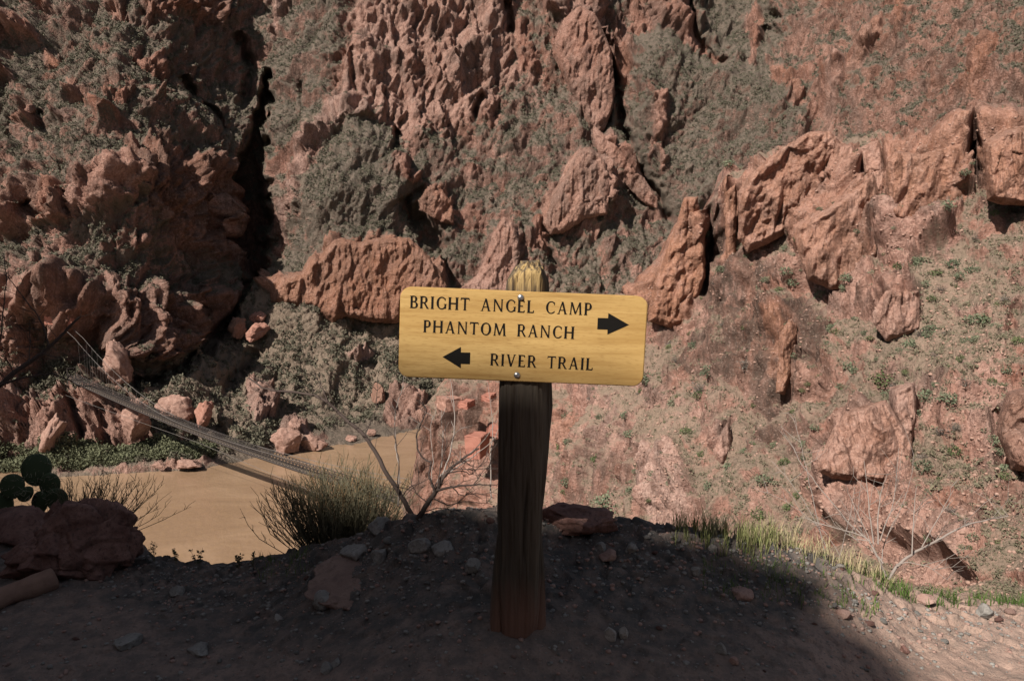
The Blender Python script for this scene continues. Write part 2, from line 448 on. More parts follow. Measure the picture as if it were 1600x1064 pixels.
# gullies: line, width in pixels, depth in metres
FAR_RAVINES = [
 ([(285,120),(320,165),(345,200)], 7, 12), ([(375,60),(395,110),(385,160)], 9, 14), ([(790,10),(797,45)], 7, 14), ([(1062,-80),(1066,20),(1085,55),(1135,95)], 5, 12),
 ([(932,55),(955,105),(965,150),(972,200),(985,225)], 6, 18), ([(1000,270),(1030,312),(1040,335)], 5, 10), ([(620,205),(616,235)], 6, 10), ([(630,320),(655,345),(690,385)], 13, 14),
 ([(740,185),(752,165)], 6, 10), ([(496,400),(510,440),(520,492)], 4, 9), ([(612,428),(628,440)], 8, 8), ([(554,90),(555,145)], 5, 8), ([(355,600),(385,562),(396,548)], 9, 9),
 ([(50,330),(72,345)], 9, 9), ([(470,130),(478,170),(480,200)], 4, 6), ([(955,130),(945,185),(940,205)], 6, 10), ([(85,80),(88,105)], 5, 8), ([(65,185),(72,205)], 6, 7),
 ([(120,650),(130,700)], 6, 5), ([(205,640),(235,690)], 9, 7), ([(165,660),(168,700)], 6, 5), ([(320,650),(350,690)], 8, 6), ([(20,190),(25,225)], 5, 6), ([(1195,45),(1198,100)], 5, 8),
 ([(690,420),(705,440)], 6, 6), ([(855,395),(880,430)], 7, 6), ([(660,300),(640,310)],5,6),
]
def terrain(GX, GY, Y, feats, ravs, S, warp, rockbase, seed, amp=1.0, edge=1.0, darkbase=.14):
    """builds the relief: outcrops, gullies and broken rock over the base slope"""
    gz = np.stack([GX / 40.0, GY / 40.0, np.full(GX.shape, seed * 3.1)], -1)
    wx = GX + warp * fbm(gz, 4, seed + 1); wy = GY + warp * fbm(gz + 50, 4, seed + 2)
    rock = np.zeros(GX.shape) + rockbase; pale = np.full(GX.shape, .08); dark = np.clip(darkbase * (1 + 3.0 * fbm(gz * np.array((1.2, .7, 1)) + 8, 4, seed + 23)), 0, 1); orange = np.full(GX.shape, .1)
    rel = np.zeros(GX.shape)
    jag = 1.6 * fbm(gz * np.array((4.5, 2.2, 1.)), 5, seed + 21, .65)
    for pts, h, soft, r, p, d, o in feats:
        pa = np.array(pts, float)
        m = soft + warp + 8
        sel = (GX > pa[:, 0].min() - m) & (GX < pa[:, 0].max() + m) & (GY > pa[:, 1].min() - m) & (GY < pa[:, 1].max() + m)
        if not sel.any(): continue
        sd_ = poly_sdf(wx[sel], wy[sel], pts)
        u = np.clip((GX[sel] - pa[:, 0].min()) / np.ptp(pa[:, 0]), 0, 1); v = np.clip((GY[sel] - pa[:, 1].min()) / np.ptp(pa[:, 1]), 0, 1)
        se = soft * (2.3 - 1.6 * u) * edge
        if h < -10: sd_ = sd_ + 12 * jag[sel]
        sd_ = sd_ + .7 * soft * jag[sel]
        k = sstep(-se * .3, se, sd_) ; sm = sd_ + (4 + .5 * soft) * jag[sel]; km = sstep(-soft * .7 - 2, soft * .7 + 2, sm) * .92
        rel[sel] += h * k * (np.where(h > 0, 1 - .9 * v, 1))
        for arr, v in ((rock, r), (pale, p), (dark, d), (orange, o)):
            arr[sel] = arr[sel] * (1 - km) + v * km
    for pts, wd, dep in ravs:
        pa = np.array(pts, float); m = wd * 2 + warp + 5
        sel = (GX > pa[:, 0].min() - m) & (GX < pa[:, 0].max() + m) & (GY > pa[:, 1].min() - m) & (GY < pa[:, 1].max() + m)
        if not sel.any(): continue
        dd = np.maximum(line_dist(wx[sel], wy[sel], pts) + .9 * wd * jag[sel], 0)
        rel[sel] -= dep * (1 - sstep(0.15 * wd, 1.5 * wd, dd))
    Y2 = Y - blur(rel, 1 if edge == 1 else 2) * amp
    P = unproj(GX, GY, Y2)
    return P, rock, pale, dark, orange, unproj(GX, GY, Y)
def roughen(P, rock, S, seed, k_blur, P0, calm=0.35, fade=None, kb=1, A_=1.0):
    n = grid_normals(blur(P, k_blur))
    n *= np.sign(-n[..., 1:2] + 1e-9)
    n = blur(n, 4) + np.array((0, -.25, .1)); n /= np.linalg.norm(n, axis=-1, keepdims=True)
    rk = calm + (1 - calm) * sstep(.25, .8, rock)
    nl = grid_normals(blur(P, 1)); vd = P - np.array((0, 0, CAMZ)); vd /= np.linalg.norm(vd, axis=-1, keepdims=True)
    face = sstep(.05, .45, np.abs((nl * vd).sum(-1)))
    q = P0 + 2.2 * S * np.stack([perlin(P0 / (9 * S) + 3, seed + 31), perlin(P0 / (9 * S) + 9, seed + 32), perlin(P0 / (9 * S) + 15, seed + 33)], -1)
    q = q @ np.array([[1, 0, .28], [0, 1, .1], [-.28, -.1, 1.0]])       # beds lean over a little
    d = 3.4 * S * fbm(P0 / (26 * S), 3, seed + 3)
    d = d + rk * A_ * 11 * S * blocks(q / np.array((19 * S, 19 * S, 42 * S)), seed + 4)
    d = d - rk * A_ * 4.4 * S * blocks(q[..., [1, 0, 2]] / np.array((9 * S, 9 * S, 22 * S)) + 40, seed + 14)
    d = d + rk * (.4 + .6 * face) * A_ * 3.7 * S * blocks(q / np.array((5.5 * S, 5.5 * S, 14 * S)), seed + 5)
    d = d - rk * face * A_ * 1.2 * S * blocks(q / np.array((2.9 * S, 2.9 * S, 7 * S)) + 9, seed + 15)
    d = d + rk * face * A_ * .8 * S * blocks(q / np.array((1.7 * S, 1.7 * S, 3.6 * S)), seed + 6)
    if True:
        fa = 1.0 if kb == 1 else .55
        o, t, e = facets(q / np.array((4.2 * S, 4.2 * S, 12 * S)), seed + 25)
        d = d + rk * face * fa * (.7 * S * o + 2.2 * S * t)
        o, t, e = facets(q / np.array((1.9 * S, 1.9 * S, 4.4 * S)), seed + 26)
        d = d + rk * face * (.32 * S * o + .95 * S * t) * (1.0 if kb == 1 else .8)
    # steep parallel ribs: each rises gently to the right and breaks off sharply
    for (dv, per, am, sd2) in (((.92, .12, .34), 8.5, 3.0, 41), ((.80, .25, -.28), 3.6, 1.25, 44), ((.95, .1, .12), 1.7, .5, 47)):
        ph = q @ np.array(dv) / (per * S) + 1.1 * fbm(q / np.array((11 * S, 11 * S, 30 * S)), 3, seed + sd2)
        tt = ph - np.floor(ph)
        saw = np.where(tt < .84, tt / .84, (1 - tt) / .16) - .5
        d = d + rk * am * S * saw * sstep(-.25, .35, fbm(q / (14 * S) + 5, 3, seed + sd2 + 1))
    d = d + 0.8 * S * rk * (fbm(q / np.array((6.5 * S, 6.5 * S, 34 * S)), 4, seed + 9, .55, ridged=True) - .2)
    d = d + 0.25 * S * rk * face * fbm(q / np.array((1.6 * S, 1.6 * S, 5 * S)), 4, seed + 7, .6, ridged=True)
    d = d + .62 * S * face * fbm(P0 / (1.1 * S), 3, seed + 8, .65)
    if fade is not None: d = d * fade
    P2 = P + n * d[..., None]
    return P2
def masks(P, rock, pale, dark, orange, S, seed, k=1):
    n = grid_normals(blur(P, k))
    n *= np.sign(-n[..., 1:2] + 1e-9)
    steep = 1 - np.abs(n[..., 2])
    r = rock + .55 * (steep - .48) + .55 * fbm(P / (9 * S), 4, seed + 11, .6)
    return n, np.clip(np.stack([r, pale, dark, orange], -1), 0, 1)

STEP = 1.8
GX0 = -580
gx, gy = np.meshgrid(np.arange(GX0, 1800, STEP), np.arange(-170, 800, STEP))
tps = TPS([(a, b) for a, b, _ in FAR_PTS], [1000.0 / y for _, _, y in FAR_PTS])
Yb = 1000.0 / tps(gx, gy)
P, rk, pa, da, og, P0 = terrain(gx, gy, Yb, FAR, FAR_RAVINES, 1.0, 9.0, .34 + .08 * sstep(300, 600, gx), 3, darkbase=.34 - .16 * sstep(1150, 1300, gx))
shore_fade = sstep(-62.5, -52, P[..., 2]) * .85 + .15
P = roughen(P, rk, 1.15, 3, 14, P0, calm=.5, fade=shore_fade * (1 + .3 * (1 - sstep(300, 480, gx))))
nrm, mk = masks(P, rk, pa, da, og, 1.15, 3)
far_rock = canyon_material('canyon_rock', 1.15, (0.19, 0.145, 0.115), (0.125, 0.104, 0.083), (0.066, 0.064, 0.047), 1.8)
ny, nx = gx.shape
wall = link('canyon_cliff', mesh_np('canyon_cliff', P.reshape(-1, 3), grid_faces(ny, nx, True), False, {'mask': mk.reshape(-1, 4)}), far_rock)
tag(wall, 'steep red rock canyon wall across the brown river', 'cliff', kind='structure')
FARP, FARN, FARM, FARPX = P, nrm, mk, (gx, gy)

# ------------------------------------------------------------------ terrain: the near flank that runs down to the bridge
NEAR_PTS = [(600, 700, 158), (650, 640, 150), (690, 700, 142), (690, 800, 136), (620, 820, 138), (770, 600, 136), (770, 760, 124), (870, 500, 128), (860, 640, 116), (860, 800, 104),
    (1010, 470, 106), (1080, 310, 107), (1150, 290, 102), (1280, 205, 94), (1400, 225, 89), (1500, 225, 84), (1650, 195, 79), (1900, 180, 72), (1000, 640, 94), (1000, 800, 80), (1000, 900, 70),
    (1150, 640, 80), (1150, 500, 92), (1150, 850, 64), (1300, 500, 76), (1300, 400, 85), (1300, 640, 67), (1450, 500, 68), (1450, 640, 58), (1600, 500, 62), (1600, 330, 73), (1600, 650, 52), (1300, 800, 57), (1450, 800, 49), (1600, 800, 44),
    (1600, 930, 38), (1300, 950, 48), (1900, 500, 54), (1900, 900, 36), (1300, 1150, 38), (1700, 1150, 28), (900, 1100, 60), (650, 1050, 105)]
NCREST = [(640, 800), (652, 720), (660, 655), (680, 612), (700, 585), (760, 540), (870, 500), (1000, 470), (1012, 458), (1032, 415), (1060, 345), (1100, 330), (1125, 302), (1140, 286), (1152, 264), (1165, 268),
    (1185, 255), (1230, 225), (1262, 208), (1290, 204), (1310, 222), (1340, 228), (1375, 217), (1395, 230), (1420, 235), (1450, 230), (1505, 224), (1514, 236), (1528, 238), (1540, 217), (1560, 205), (1600, 196), (1700, 182), (1990, 170)]
NEAR = [
 ([(560,700),(1300,460),(1990,420),(1990,1200),(560,1200)], 0, 40, .46, .12, .1, .1),
 ([(1008,475),(1030,420),(1060,335),(1072,306),(1090,306),(1093,325),(1101,338),(1101,420),(1092,450),(1084,455),(1075,492),(1050,505),(1010,495)], 7, 4, 1.35, .15, 0, .85),
 ([(1150,300),(1165,278),(1262,206),(1300,206),(1330,240),(1342,290),(1285,332),(1230,352),(1165,380),(1152,360)], 5, 5, 1.35, .3, 0, .55),
 ([(1230,352),(1340,292),(1365,270),(1373,300),(1371,420),(1310,430),(1265,425),(1250,380)], 4, 6, 1.35, .25, 0, .65),
 ([(1133,300),(1150,286),(1153,312),(1147,365),(1151,428),(1132,424),(1132,350)], 5, 3, 1.3, .2, 0, .8),
 ([(1378,245),(1400,235),(1440,240),(1505,222),(1511,280),(1520,320),(1470,330),(1430,346),(1385,322)], 5, 5, 1.35, .2, 0, .7),
 ([(1536,218),(1600,196),(1990,160),(1990,312),(1600,308),(1542,308)], 6, 4, 1.3, .2, 0, .65),
 ([(1160,380),(1260,420),(1370,430),(1380,500),(1300,480),(1230,450),(1165,430)], 1, 10, .8, .4, .1, .2),
 ([(1360,480),(1390,450),(1435,455),(1440,500),(1385,520)], 3, 4, 1, .4, 0, .2), ([(1380,350),(1430,350),(1500,345),(1480,400),(1420,440),(1380,430)], 2, 8, .85, .5, 0, .1),
 ([(1310,645),(1380,625),(1400,650),(1425,690),(1420,745),(1300,732),(1275,722)], 3, 5, 1, .5, 0, .35), ([(1385,602),(1430,595),(1432,640),(1422,690),(1402,645)], 3, 4, 1, .6, 0, .1),
 ([(1560,655),(1572,612),(1600,605),(1990,590),(1990,740),(1580,722)], 1.2, 6, 1, .2, .1, .3), ([(1480,470),(1545,455),(1548,485),(1510,495)], 2, 4, 1, .5, 0, .2),
 ([(1260,762),(1330,725),(1420,742),(1500,765),(1520,800),(1542,862),(1500,905),(1380,890),(1300,810)], .8, 10, .9, .45, 0, .2), ([(1440,760),(1480,740),(1525,770),(1548,800),(1520,830),(1470,800)], .8, 6, 1, .2, 0, .4),
 ([(1140,520),(1200,480),(1260,470),(1300,500),(1280,600),(1200,625),(1140,600)], 1, 12, .85, 0, 1, .2), ([(1216,505),(1245,500),(1240,560),(1220,600),(1210,590)], 2, 4, .95, .1, .2, .9),
 ([(1090,470),(1130,420),(1180,400),(1240,440),(1200,480),(1130,510)], 0, 10, .85, 0, 1, 0), ([(1160,430),(1180,395),(1186,470),(1170,500)], 2, 4, .9, 0, .4, .4), ([(1105,345),(1130,320),(1132,430),(1105,420)], -3, 5, .7, 0, 1, 0), ([(1060,530),(1120,500),(1150,560),(1110,600),(1060,590)], 0, 14, .7, 0, .9, 0), ([(1180,620),(1260,640),(1240,720),(1170,700)], 0, 14, .6, 0, .9, .1), ([(900,700),(990,690),(1000,780),(900,790)], 0, 16, .55, 0, .7, 0),
 ([(1010,700),(1060,690),(1088,740),(1082,790),(1050,835),(1018,830),(1010,780)], .8, 8, .8, 1, 0, 0), ([(1118,682),(1139,658),(1144,690),(1130,718),(1113,700)], 2.5, 3, 1, .7, 0, .1),
 ([(880,600),(1010,590),(1100,640),(1085,700),(1000,700),(900,680)], 0, 18, .5, .45, 0, 0), ([(1430,420),(1500,400),(1560,430),(1540,560),(1440,600),(1400,540)], 0, 14, .3, .5, 0, 0),
 ([(1500,560),(1570,540),(1580,720),(1500,730)], 0, 10, .55, .5, 0, 0), ([(645,812),(652,720),(660,655),(690,640),(702,700),(692,785),(658,800)], 3, 5, .85, .1, .45, .2),
 ([(720,700),(770,690),(770,790),(690,800),(700,740)], 1, 6, .8, .1, 0, .2), ([(700,640),(715,600),(770,610),(770,680),(730,690),(705,690)], 1, 6, .7, 0, .6, .1),
 ([(860,640),(905,650),(900,700),(860,710)], 1, 6, .9, .2, 0, .5), ([(1225,570),(1262,560),(1300,590),(1290,620),(1240,620)], 1.5, 5, .8, .3, .2, .3),
]
NEAR_RAVINES = [(a_, w_ + 2.5, d_ * .55) for a_, w_, d_ in [([(1104,330),(1107,400),(1097,455)], 4, 12), ([(1154,300),(1150,350),(1143,365)], 3, 3), ([(1518,240),(1521,280),(1530,305)], 6, 5), ([(1374,250),(1374,310)], 3, 4), ([(1150,380),(1185,372),(1200,355),(1225,340)], 2.5, 2.2),
 ([(1384,470),(1388,490),(1384,510)], 3, 4), ([(1145,670),(1138,690)], 3, 2.5), ([(1495,800),(1515,780)], 2.5, 2), ([(1300,205),(1312,240)], 4, 2), ([(1400,650),(1425,640)], 3, 2.5), ([(1555,640),(1562,720)], 4, 4), ([(715,640),(722,690)], 5, 5), ([(1590,470),(1575,520)], 3, 3)]]
cxs = np.arange(640, 1960, 1.8)
cr = np.interp(cxs, [p[0] for p in NCREST], [p[1] for p in NCREST])
NB = 470
vv = np.linspace(0, 1, NB)
NGX = np.repeat(cxs[None, :], NB, 0)
NGY = 1120 + (cr[None, :] - 1120) * vv[:, None]
tps = TPS([(a, b) for a, b, _ in NEAR_PTS], [1000.0 / y for _, _, y in NEAR_PTS])
Yb = 1000.0 / np.clip(tps(NGX, NGY), 5.0, 60)
P, rk, pa, da, og, P0 = terrain(NGX, NGY, Yb, NEAR, NEAR_RAVINES, 1.0, 7.0, .45, 11, amp=.95, edge=1.3)
P = roughen(P, rk, .58, 11, 16, P0, calm=.38, kb=2, A_=.95, fade=1 - .6 * sstep(790, 870, NGY))
nrm, mk = masks(P, rk, pa, da, og, .42, 11)
# the far side of the ridge drops away behind its crest
back = []
for j in range(1, 13):
    b = P[-1].copy(); s = j / 12.0
    b[:, 1] += 30 * s; b[:, 0] += 6 * s * (np.arange(len(cxs)) < 120) ; b[:, 2] -= 2.0 * s + 34 * s * s
    b += .5 * np.stack([perlin(b / 3, 5), perlin(b / 3, 6), perlin(b / 3, 7)], -1) * min(1, j / 3)
    back.append(b)
P2 = np.concatenate([P, np.array(back)], 0)
mk2 = np.concatenate([mk, np.repeat(mk[-1:], 12, 0)], 0)
near_rock = canyon_material('slope_rock', .42, (0.26, 0.178, 0.136), (0.19, 0.143, 0.108), (0.12, 0.105, 0.074), 0.4)
slope = link('hillside', mesh_np('hillside', P2.reshape(-1, 3), grid_faces(*P2.shape[:2]), False, {'mask': mk2.reshape(-1, 4)}), near_rock)
tag(slope, 'sunlit red rock hillside sloping down to the bridge', 'hillside', kind='structure')
NP_, NN_, NM_ = P, nrm, mk

# ------------------------------------------------------------------ river
xs = np.r_[-400, np.linspace(-220, 120, 120), 500]; ys = np.r_[20, np.linspace(110, 320, 100), 520]
X, Yy = np.meshgrid(xs, ys)
t = NT('muddy_water')
p = t.coord('Object')
n1 = t.noise(t.coord('Object', (0.6, 1, 1)), 0.05, 4, 0.5, 1.5); n2 = t.noise(t.coord('Object', (1, .5, 1)), 0.9, 3, .6)
c = t.mix(t.ramp(n1, (0.42, 0), (0.60, 1)), (0.255, 0.163, 0.102), (0.300, 0.196, 0.125))
c = t.mix(t.ramp(n2, (0.45, 0), (0.75, .35)), c, (0.30, 0.19, 0.10))
t.bump(t.math('ADD', n2, t.math('MULTIPLY', n1, 2.0)), .3, .5)
t.base(c, .22, .5)
river = link('river', mesh_np('river', np.stack([X, Yy, np.full(X.shape, RIVER_Z)], -1).reshape(-1, 3), grid_faces(*X.shape), True), t.m)
tag(river, 'muddy brown river at the bottom of the canyon', 'river', kind='structure')

# ------------------------------------------------------------------ bare rock outcrops that stand out of the slopes
def outcrop(poly, grid, mat, label, T, S, seed, pale=.2, dark=.05, orange=.6, out=.4, ribs=1.0, step=1.3, name='rock_outcrop', cat='rock outcrop'):
    """a free-standing slab: outline, body thickness T in metres, set against the slope behind it"""
    Pg, GXg, GYg = grid
    pa_ = np.array(poly, float)
    near_ = (GXg > pa_[:, 0].min()) & (GXg < pa_[:, 0].max()) & (GYg > pa_[:, 1].min()) & (GYg < pa_[:, 1].max())
    ins = np.zeros(GXg.shape, bool); ins[near_] = poly_sdf(GXg[near_], GYg[near_], poly) > 0
    yy, rw = Pg[..., 1][ins], GYg[ins]
    nb_ = 6; eb = np.linspace(pa_[:, 1].min(), pa_[:, 1].max() + 1e-3, nb_ + 1)
    bx_, by_ = [], []
    for i in range(nb_):
        m_ = (rw >= eb[i]) & (rw < eb[i + 1])
        if m_.sum() > 3: bx_.append((eb[i] + eb[i + 1]) / 2); by_.append(np.percentile(yy[m_], 25))
    co = np.polyfit(bx_, by_, 1)
    x_, y_ = np.meshgrid(np.arange(pa_[:, 0].min() - 6, pa_[:, 0].max() + 6, step), np.arange(pa_[:, 1].min() - 6, pa_[:, 1].max() + 6, step))
    z2 = np.stack([x_ / 14, y_ / 14, x_ * 0 + seed], -1)
    EXT = 14
    x_, y_ = np.meshgrid(np.arange(pa_[:, 0].min() - 6, pa_[:, 0].max() + 6, step), np.arange(pa_[:, 1].min() - 6, pa_[:, 1].max() + 6 + EXT, step))
    z2 = np.stack([x_ / 14, y_ / 14, x_ * 0 + seed], -1)
    jx, jy = x_ + 2.2 * fbm(z2, 3, seed), y_ + 2.2 * fbm(z2 + 9, 3, seed + 1)
    sdf0 = poly_sdf(jx, jy, poly)
    sdf = np.maximum.reduce([sdf0] + [poly_sdf(jx, jy - k_, poly) for k_ in (3.5, 7, 10.5, 14)])
    ok = sdf > -.2
    inside_ = sdf0 > 0
    bot_ = np.where(inside_, y_, -1e9).max(0); has = bot_ > 0
    bot_ = np.interp(np.arange(len(bot_)), np.nonzero(has)[0], bot_[has])
    kw = max(3, int(len(bot_) * .35)) | 1
    bot_ = np.convolve(np.pad(bot_, kw // 2, mode='edge'), np.ones(kw) / kw, 'valid')[None, :]
    fit = lambda r_: co[0] * r_ + co[1]
    pxm = fit(bot_) + .5 * (fit(y_) - fit(bot_)) * (y_ < bot_)   # a steep face that meets the slope at its foot
    wide = np.ptp(pa_[:, 0])
    u = (x_ - pa_[:, 0].min()) / wide
    f_ = np.clip(sdf / (min(9.0, .2 * wide) * (1.5 - 1.1 * u)), 0, 1) ** .65
    base_ = unproj(x_, y_, pxm)
    q = base_ @ np.array([[1, 0, .30], [0, 1, .1], [-.30, -.1, 1.0]])
    d = .55 * T * f_ * (.75 + .5 * (1 - u))
    d = d + f_ * (2.6 * S * blocks(q / np.array((6 * S, 6 * S, 13 * S)), seed + 2) - 1.5 * S * blocks(q / np.array((3.2 * S, 3.2 * S, 6 * S)) + 7, seed + 3) + .7 * S * blocks(q / np.array((1.5 * S, 1.5 * S, 3 * S)), seed + 4) + .30 * S * fbm(q / (.8 * S), 4, seed + 5, .65))
    for per, am in ((4.6, 1.5), (1.9, .6)):
        ph = q @ np.array((.9, .1, .3)) / (per * S) + .9 * fbm(q / np.array((7 * S, 7 * S, 22 * S)), 3, seed + 6)
        tt = ph - np.floor(ph)
        d = d + ribs * f_ * am * S * (np.where(tt < .85, tt / .85, (1 - tt) / .15) - .5) * sstep(-.3, .3, fbm(q / (9 * S), 2, seed + 7))
    fr = unproj(x_, y_, pxm - d)
    bk = unproj(x_, y_, pxm + np.maximum(fit(y_) - pxm + 1.5 * S, .6 * T) * f_)
    idx = -np.ones(x_.shape, int); idx[ok] = np.arange(ok.sum()); n_ = ok.sum()
    c = ok[:-1, :-1] & ok[1:, :-1] & ok[:-1, 1:] & ok[1:, 1:]
    i0, i1, i2, i3 = idx[:-1, :-1][c], idx[:-1, 1:][c], idx[1:, 1:][c], idx[1:, :-1][c]
    Ff = np.stack([i3, i2, i1, i0], -1); Fb = np.stack([i0, i1, i2, i3], -1) + n_
    V_ = np.concatenate([fr[ok], bk[ok]])
    mk_ = np.clip(np.tile(np.array((1.0, pale, dark, orange)), (len(V_), 1)), 0, 1)
    nn = fbm(V_ / (5 * S), 3, seed + 8)
    mk_[:, 0] = np.clip(.86 + .5 * nn, 0, 1); mk_[:, 2] = np.clip(dark + .35 * np.maximum(fbm(V_ / np.array((3 * S, 3 * S, 12 * S)), 3, seed + 9), 0), 0, 1)
    o = link(name, mesh_np(name, V_, [Ff, Fb], False, {'mask': mk_}), mat)
    return tag(o, label, cat)
GN = (NP_, NGX, NGY); GF = (FARP, FARPX[0], FARPX[1])
outcrop([(1012,488),(1022,440),(1040,395),(1058,345),(1068,308),(1090,306),(1094,326),(1101,336),(1102,420),(1093,448),(1085,458),(1076,490),(1050,500)], GN, near_rock, 'tall pointed orange rock slab standing upright just right of the sign board', 2.2, .45, 301, .12, 0, .9, 1.0, .5, name='rock_tower', cat='rock tower')
outcrop([(1134,300),(1150,286),(1154,312),(1148,365),(1151,428),(1133,424),(1133,350)], GN, near_rock, 'narrow upright rock pillar between the pointed slab and the broad crest face', 1.2, .4, 305, .15, .1, .8, 1.0, .6)
outcrop([(1152,300),(1166,276),(1200,248),(1232,224),(1262,206),(1298,204),(1328,240),(1340,268),(1300,318),(1262,338),(1232,350),(1200,368),(1168,382),(1153,360)], GN, near_rock, 'broad orange rock face forming the highest crest right of the sign', 2.6, .55, 311, .3, 0, .7, .9)
outcrop([(1238,352),(1290,326),(1340,292),(1364,270),(1374,300),(1372,420),(1340,436),(1300,440),(1262,424),(1248,384)], GN, near_rock, 'large flat rock face directly below the highest crest', 2.2, .55, 317, .3, 0, .75, .8)
outcrop([(1340,232),(1374,216),(1384,260),(1378,320),(1362,268),(1346,262)], GN, near_rock, 'pale rock shoulder right of the highest crest face', 1.6, .5, 320, .4, 0, .5, .8)
outcrop([(1384,250),(1400,236),(1440,240),(1476,230),(1505,222),(1512,262),(1510,290),(1520,318),(1472,330),(1432,346),(1400,334),(1386,318)], GN, near_rock, 'wide orange rock block on the crest left of the dark gap', 2.2, .5, 323, .2, 0, .8, .9)
outcrop([(1536,222),(1560,206),(1600,196),(1680,186),(1690,306),(1600,308),(1560,306),(1542,300)], GN, near_rock, 'orange rock block at the right picture edge beyond the dark gap', 2.2, .5, 329, .2, 0, .8, .9)
outcrop([(1362,490),(1382,455),(1398,448),(1436,454),(1440,500),(1408,515),(1384,520)], GN, near_rock, 'squat pink rock with a dark crack in the middle of the right slope', 1.2, .35, 331, .5, 0, .4, .7)
outcrop([(1276,722),(1300,672),(1318,642),(1352,632),(1384,624),(1402,650),(1426,690),(1424,742),(1360,738),(1304,736)], GN, near_rock, 'pale sloping rock mass low on the slope above the white dead shrub', 1.6, .4, 337, .5, 0, .55, .7)
outcrop([(1388,604),(1430,596),(1433,640),(1423,690),(1408,662),(1392,634)], GN, near_rock, 'smooth pink rock knob above the pale sloping rock mass', 1.2, .35, 341, .6, 0, .3, .7)
outcrop([(1556,662),(1572,612),(1600,604),(1690,596),(1700,730),(1620,728),(1580,720)], GN, near_rock, 'reddish rock mass at the right picture edge halfway down the slope', 1.5, .4, 347, .3, .1, .5, .7)
outcrop([(1114,702),(1126,674),(1139,656),(1145,690),(1132,718)], GN, near_rock, 'small pointed pink rock spike on the scree right of the post', .8, .3, 353, .6, 0, .2, .8)
outcrop([(1212,600),(1218,520),(1232,498),(1246,506),(1242,560),(1226,604)], GN, near_rock, 'ochre upright rock rib in the brown patch right of the sign', .9, .35, 359, .2, .1, 1, .8)
outcrop([(420,440),(445,430),(470,425),(482,402),(492,394),(500,400),(515,376),(535,371),(560,378),(590,371),(640,372),(662,390),(688,424),(700,448),(668,472),(620,492),(580,490),(540,482),(520,494),(490,472),(450,468),(424,460)], GF, far_rock, 'big orange brown cliff outcrop behind the left end of the sign board', 7, 1.15, 401, .1, .15, .8, .8)
outcrop([(846,335),(858,310),(872,286),(890,246),(906,231),(926,230),(946,250),(952,290),(949,322),(916,328),(882,350),(860,354)], GF, far_rock, 'leaning pinkish rock outcrop high above the right half of the sign', 6, 1.1, 407, .35, .05, .4, .9)
outcrop([(926,194),(950,214),(986,246),(1006,276),(1030,314),(1010,308),(984,282),(958,252),(934,226)], GF, far_rock, 'long slanting rock fin right of the leaning outcrop', 4, 1.0, 411, .25, .05, .3, 1.0)
outcrop([(862,70),(880,30),(905,8),(930,20),(944,50),(956,80),(961,130),(957,160),(946,188),(932,200),(914,176),(898,148),(882,112)], GF, far_rock, 'tall reddish rock rib at the top beside a narrow black crack', 6, 1.1, 417, .2, .1, .2, .8)
outcrop([(716,452),(744,430),(760,396),(770,362),(786,338),(802,346),(813,380),(806,420),(816,452)], GF, far_rock, 'pink rock outcrop right above the top of the signpost', 5, 1.0, 419, .4, .05, .2, .8)
outcrop([(654,314),(668,290),(690,294),(705,315),(710,338),(690,334),(672,324)], GF, far_rock, 'small rounded red rock knob above the sign board', 4, .9, 421, .1, .1, .5, .9)
# ------------------------------------------------------------------ foreground: trail edge, its bank, and the slope below
CREST = [(-500, 800, 4.6), (-200, 805, 4.5), (0, 812, 4.3), (120, 830, 4.1), (180, 848, 3.95), (220, 872, 3.8), (270, 884, 3.72), (330, 893, 3.7), (390, 886, 3.66), (450, 872, 3.6), (520, 852, 3.5), (580, 836, 3.42), (640, 814, 3.38),
         (700, 802, 3.36), (780, 802, 3.36), (860, 812, 3.36), (960, 822, 3.36), (1050, 830, 3.36), (1130, 846, 3.38), (1200, 855, 3.4), (1270, 872, 3.42), (1330, 885, 3.46), (1390, 910, 3.52), (1450, 935, 3.6), (1530, 948, 3.7), (1600, 950, 3.8), (1800, 960, 3.9), (2200, 980, 4.0)]
_cx = np.array([c[0] for c in CREST], float); _cr = np.array([c[1] for c in CREST], float); _cy = np.array([c[2] for c in CREST], float)
def crest(px):
    return np.interp(px, _cx, _cy), CAMZ - np.interp(px, _cx, _cy) * np.tan(np.arctan((np.interp(px, _cx, _cr) - 532) / FPX) + PITCH)
def ground_base(x, y):
    """smooth height of the trail, its bank and the slope that falls to the river"""
    y = np.maximum(np.asarray(y, float), 0.05)
    px = 800 + FPX * np.asarray(x, float) / y
    # crest is a curve in plan: approximate by direction
    yc, zcr = crest(np.clip(px, -500, 2200))
    tt = np.clip((yc - y) / (yc - 1.2), 0, 1)
    zin = zcr - (zcr + 0.02) * tt ** 0.62
    over = np.maximum(y - yc, 0)
    zout = zcr - .10 * np.minimum(over, .25) - 0.85 * np.maximum(over - .12, 0)
    return np.where(y < yc, zin, np.maximum(zout, -66))
def ground_z(x, y, fine=True):
    x = np.asarray(x, float); y = np.asarray(y, float)
    z = ground_base(x, y)
    q = np.stack([x, y, np.zeros_like(x)], -1)
    z = z + .045 * fbm(q / .8, 3, 41) + .018 * fbm(q / .16, 4, 42, .6)
    if fine:
        yc, _ = crest(np.clip(800 + FPX * x / np.maximum(y, .05), -500, 2200))
        rubble_shade = np.exp(-((y - yc) / .45) ** 2)
        o, tl, e = facets(q / .07 + 3, 43)
        z = z + (.012 * o + .02 * tl) * (.25 + rubble_shade)
    return z
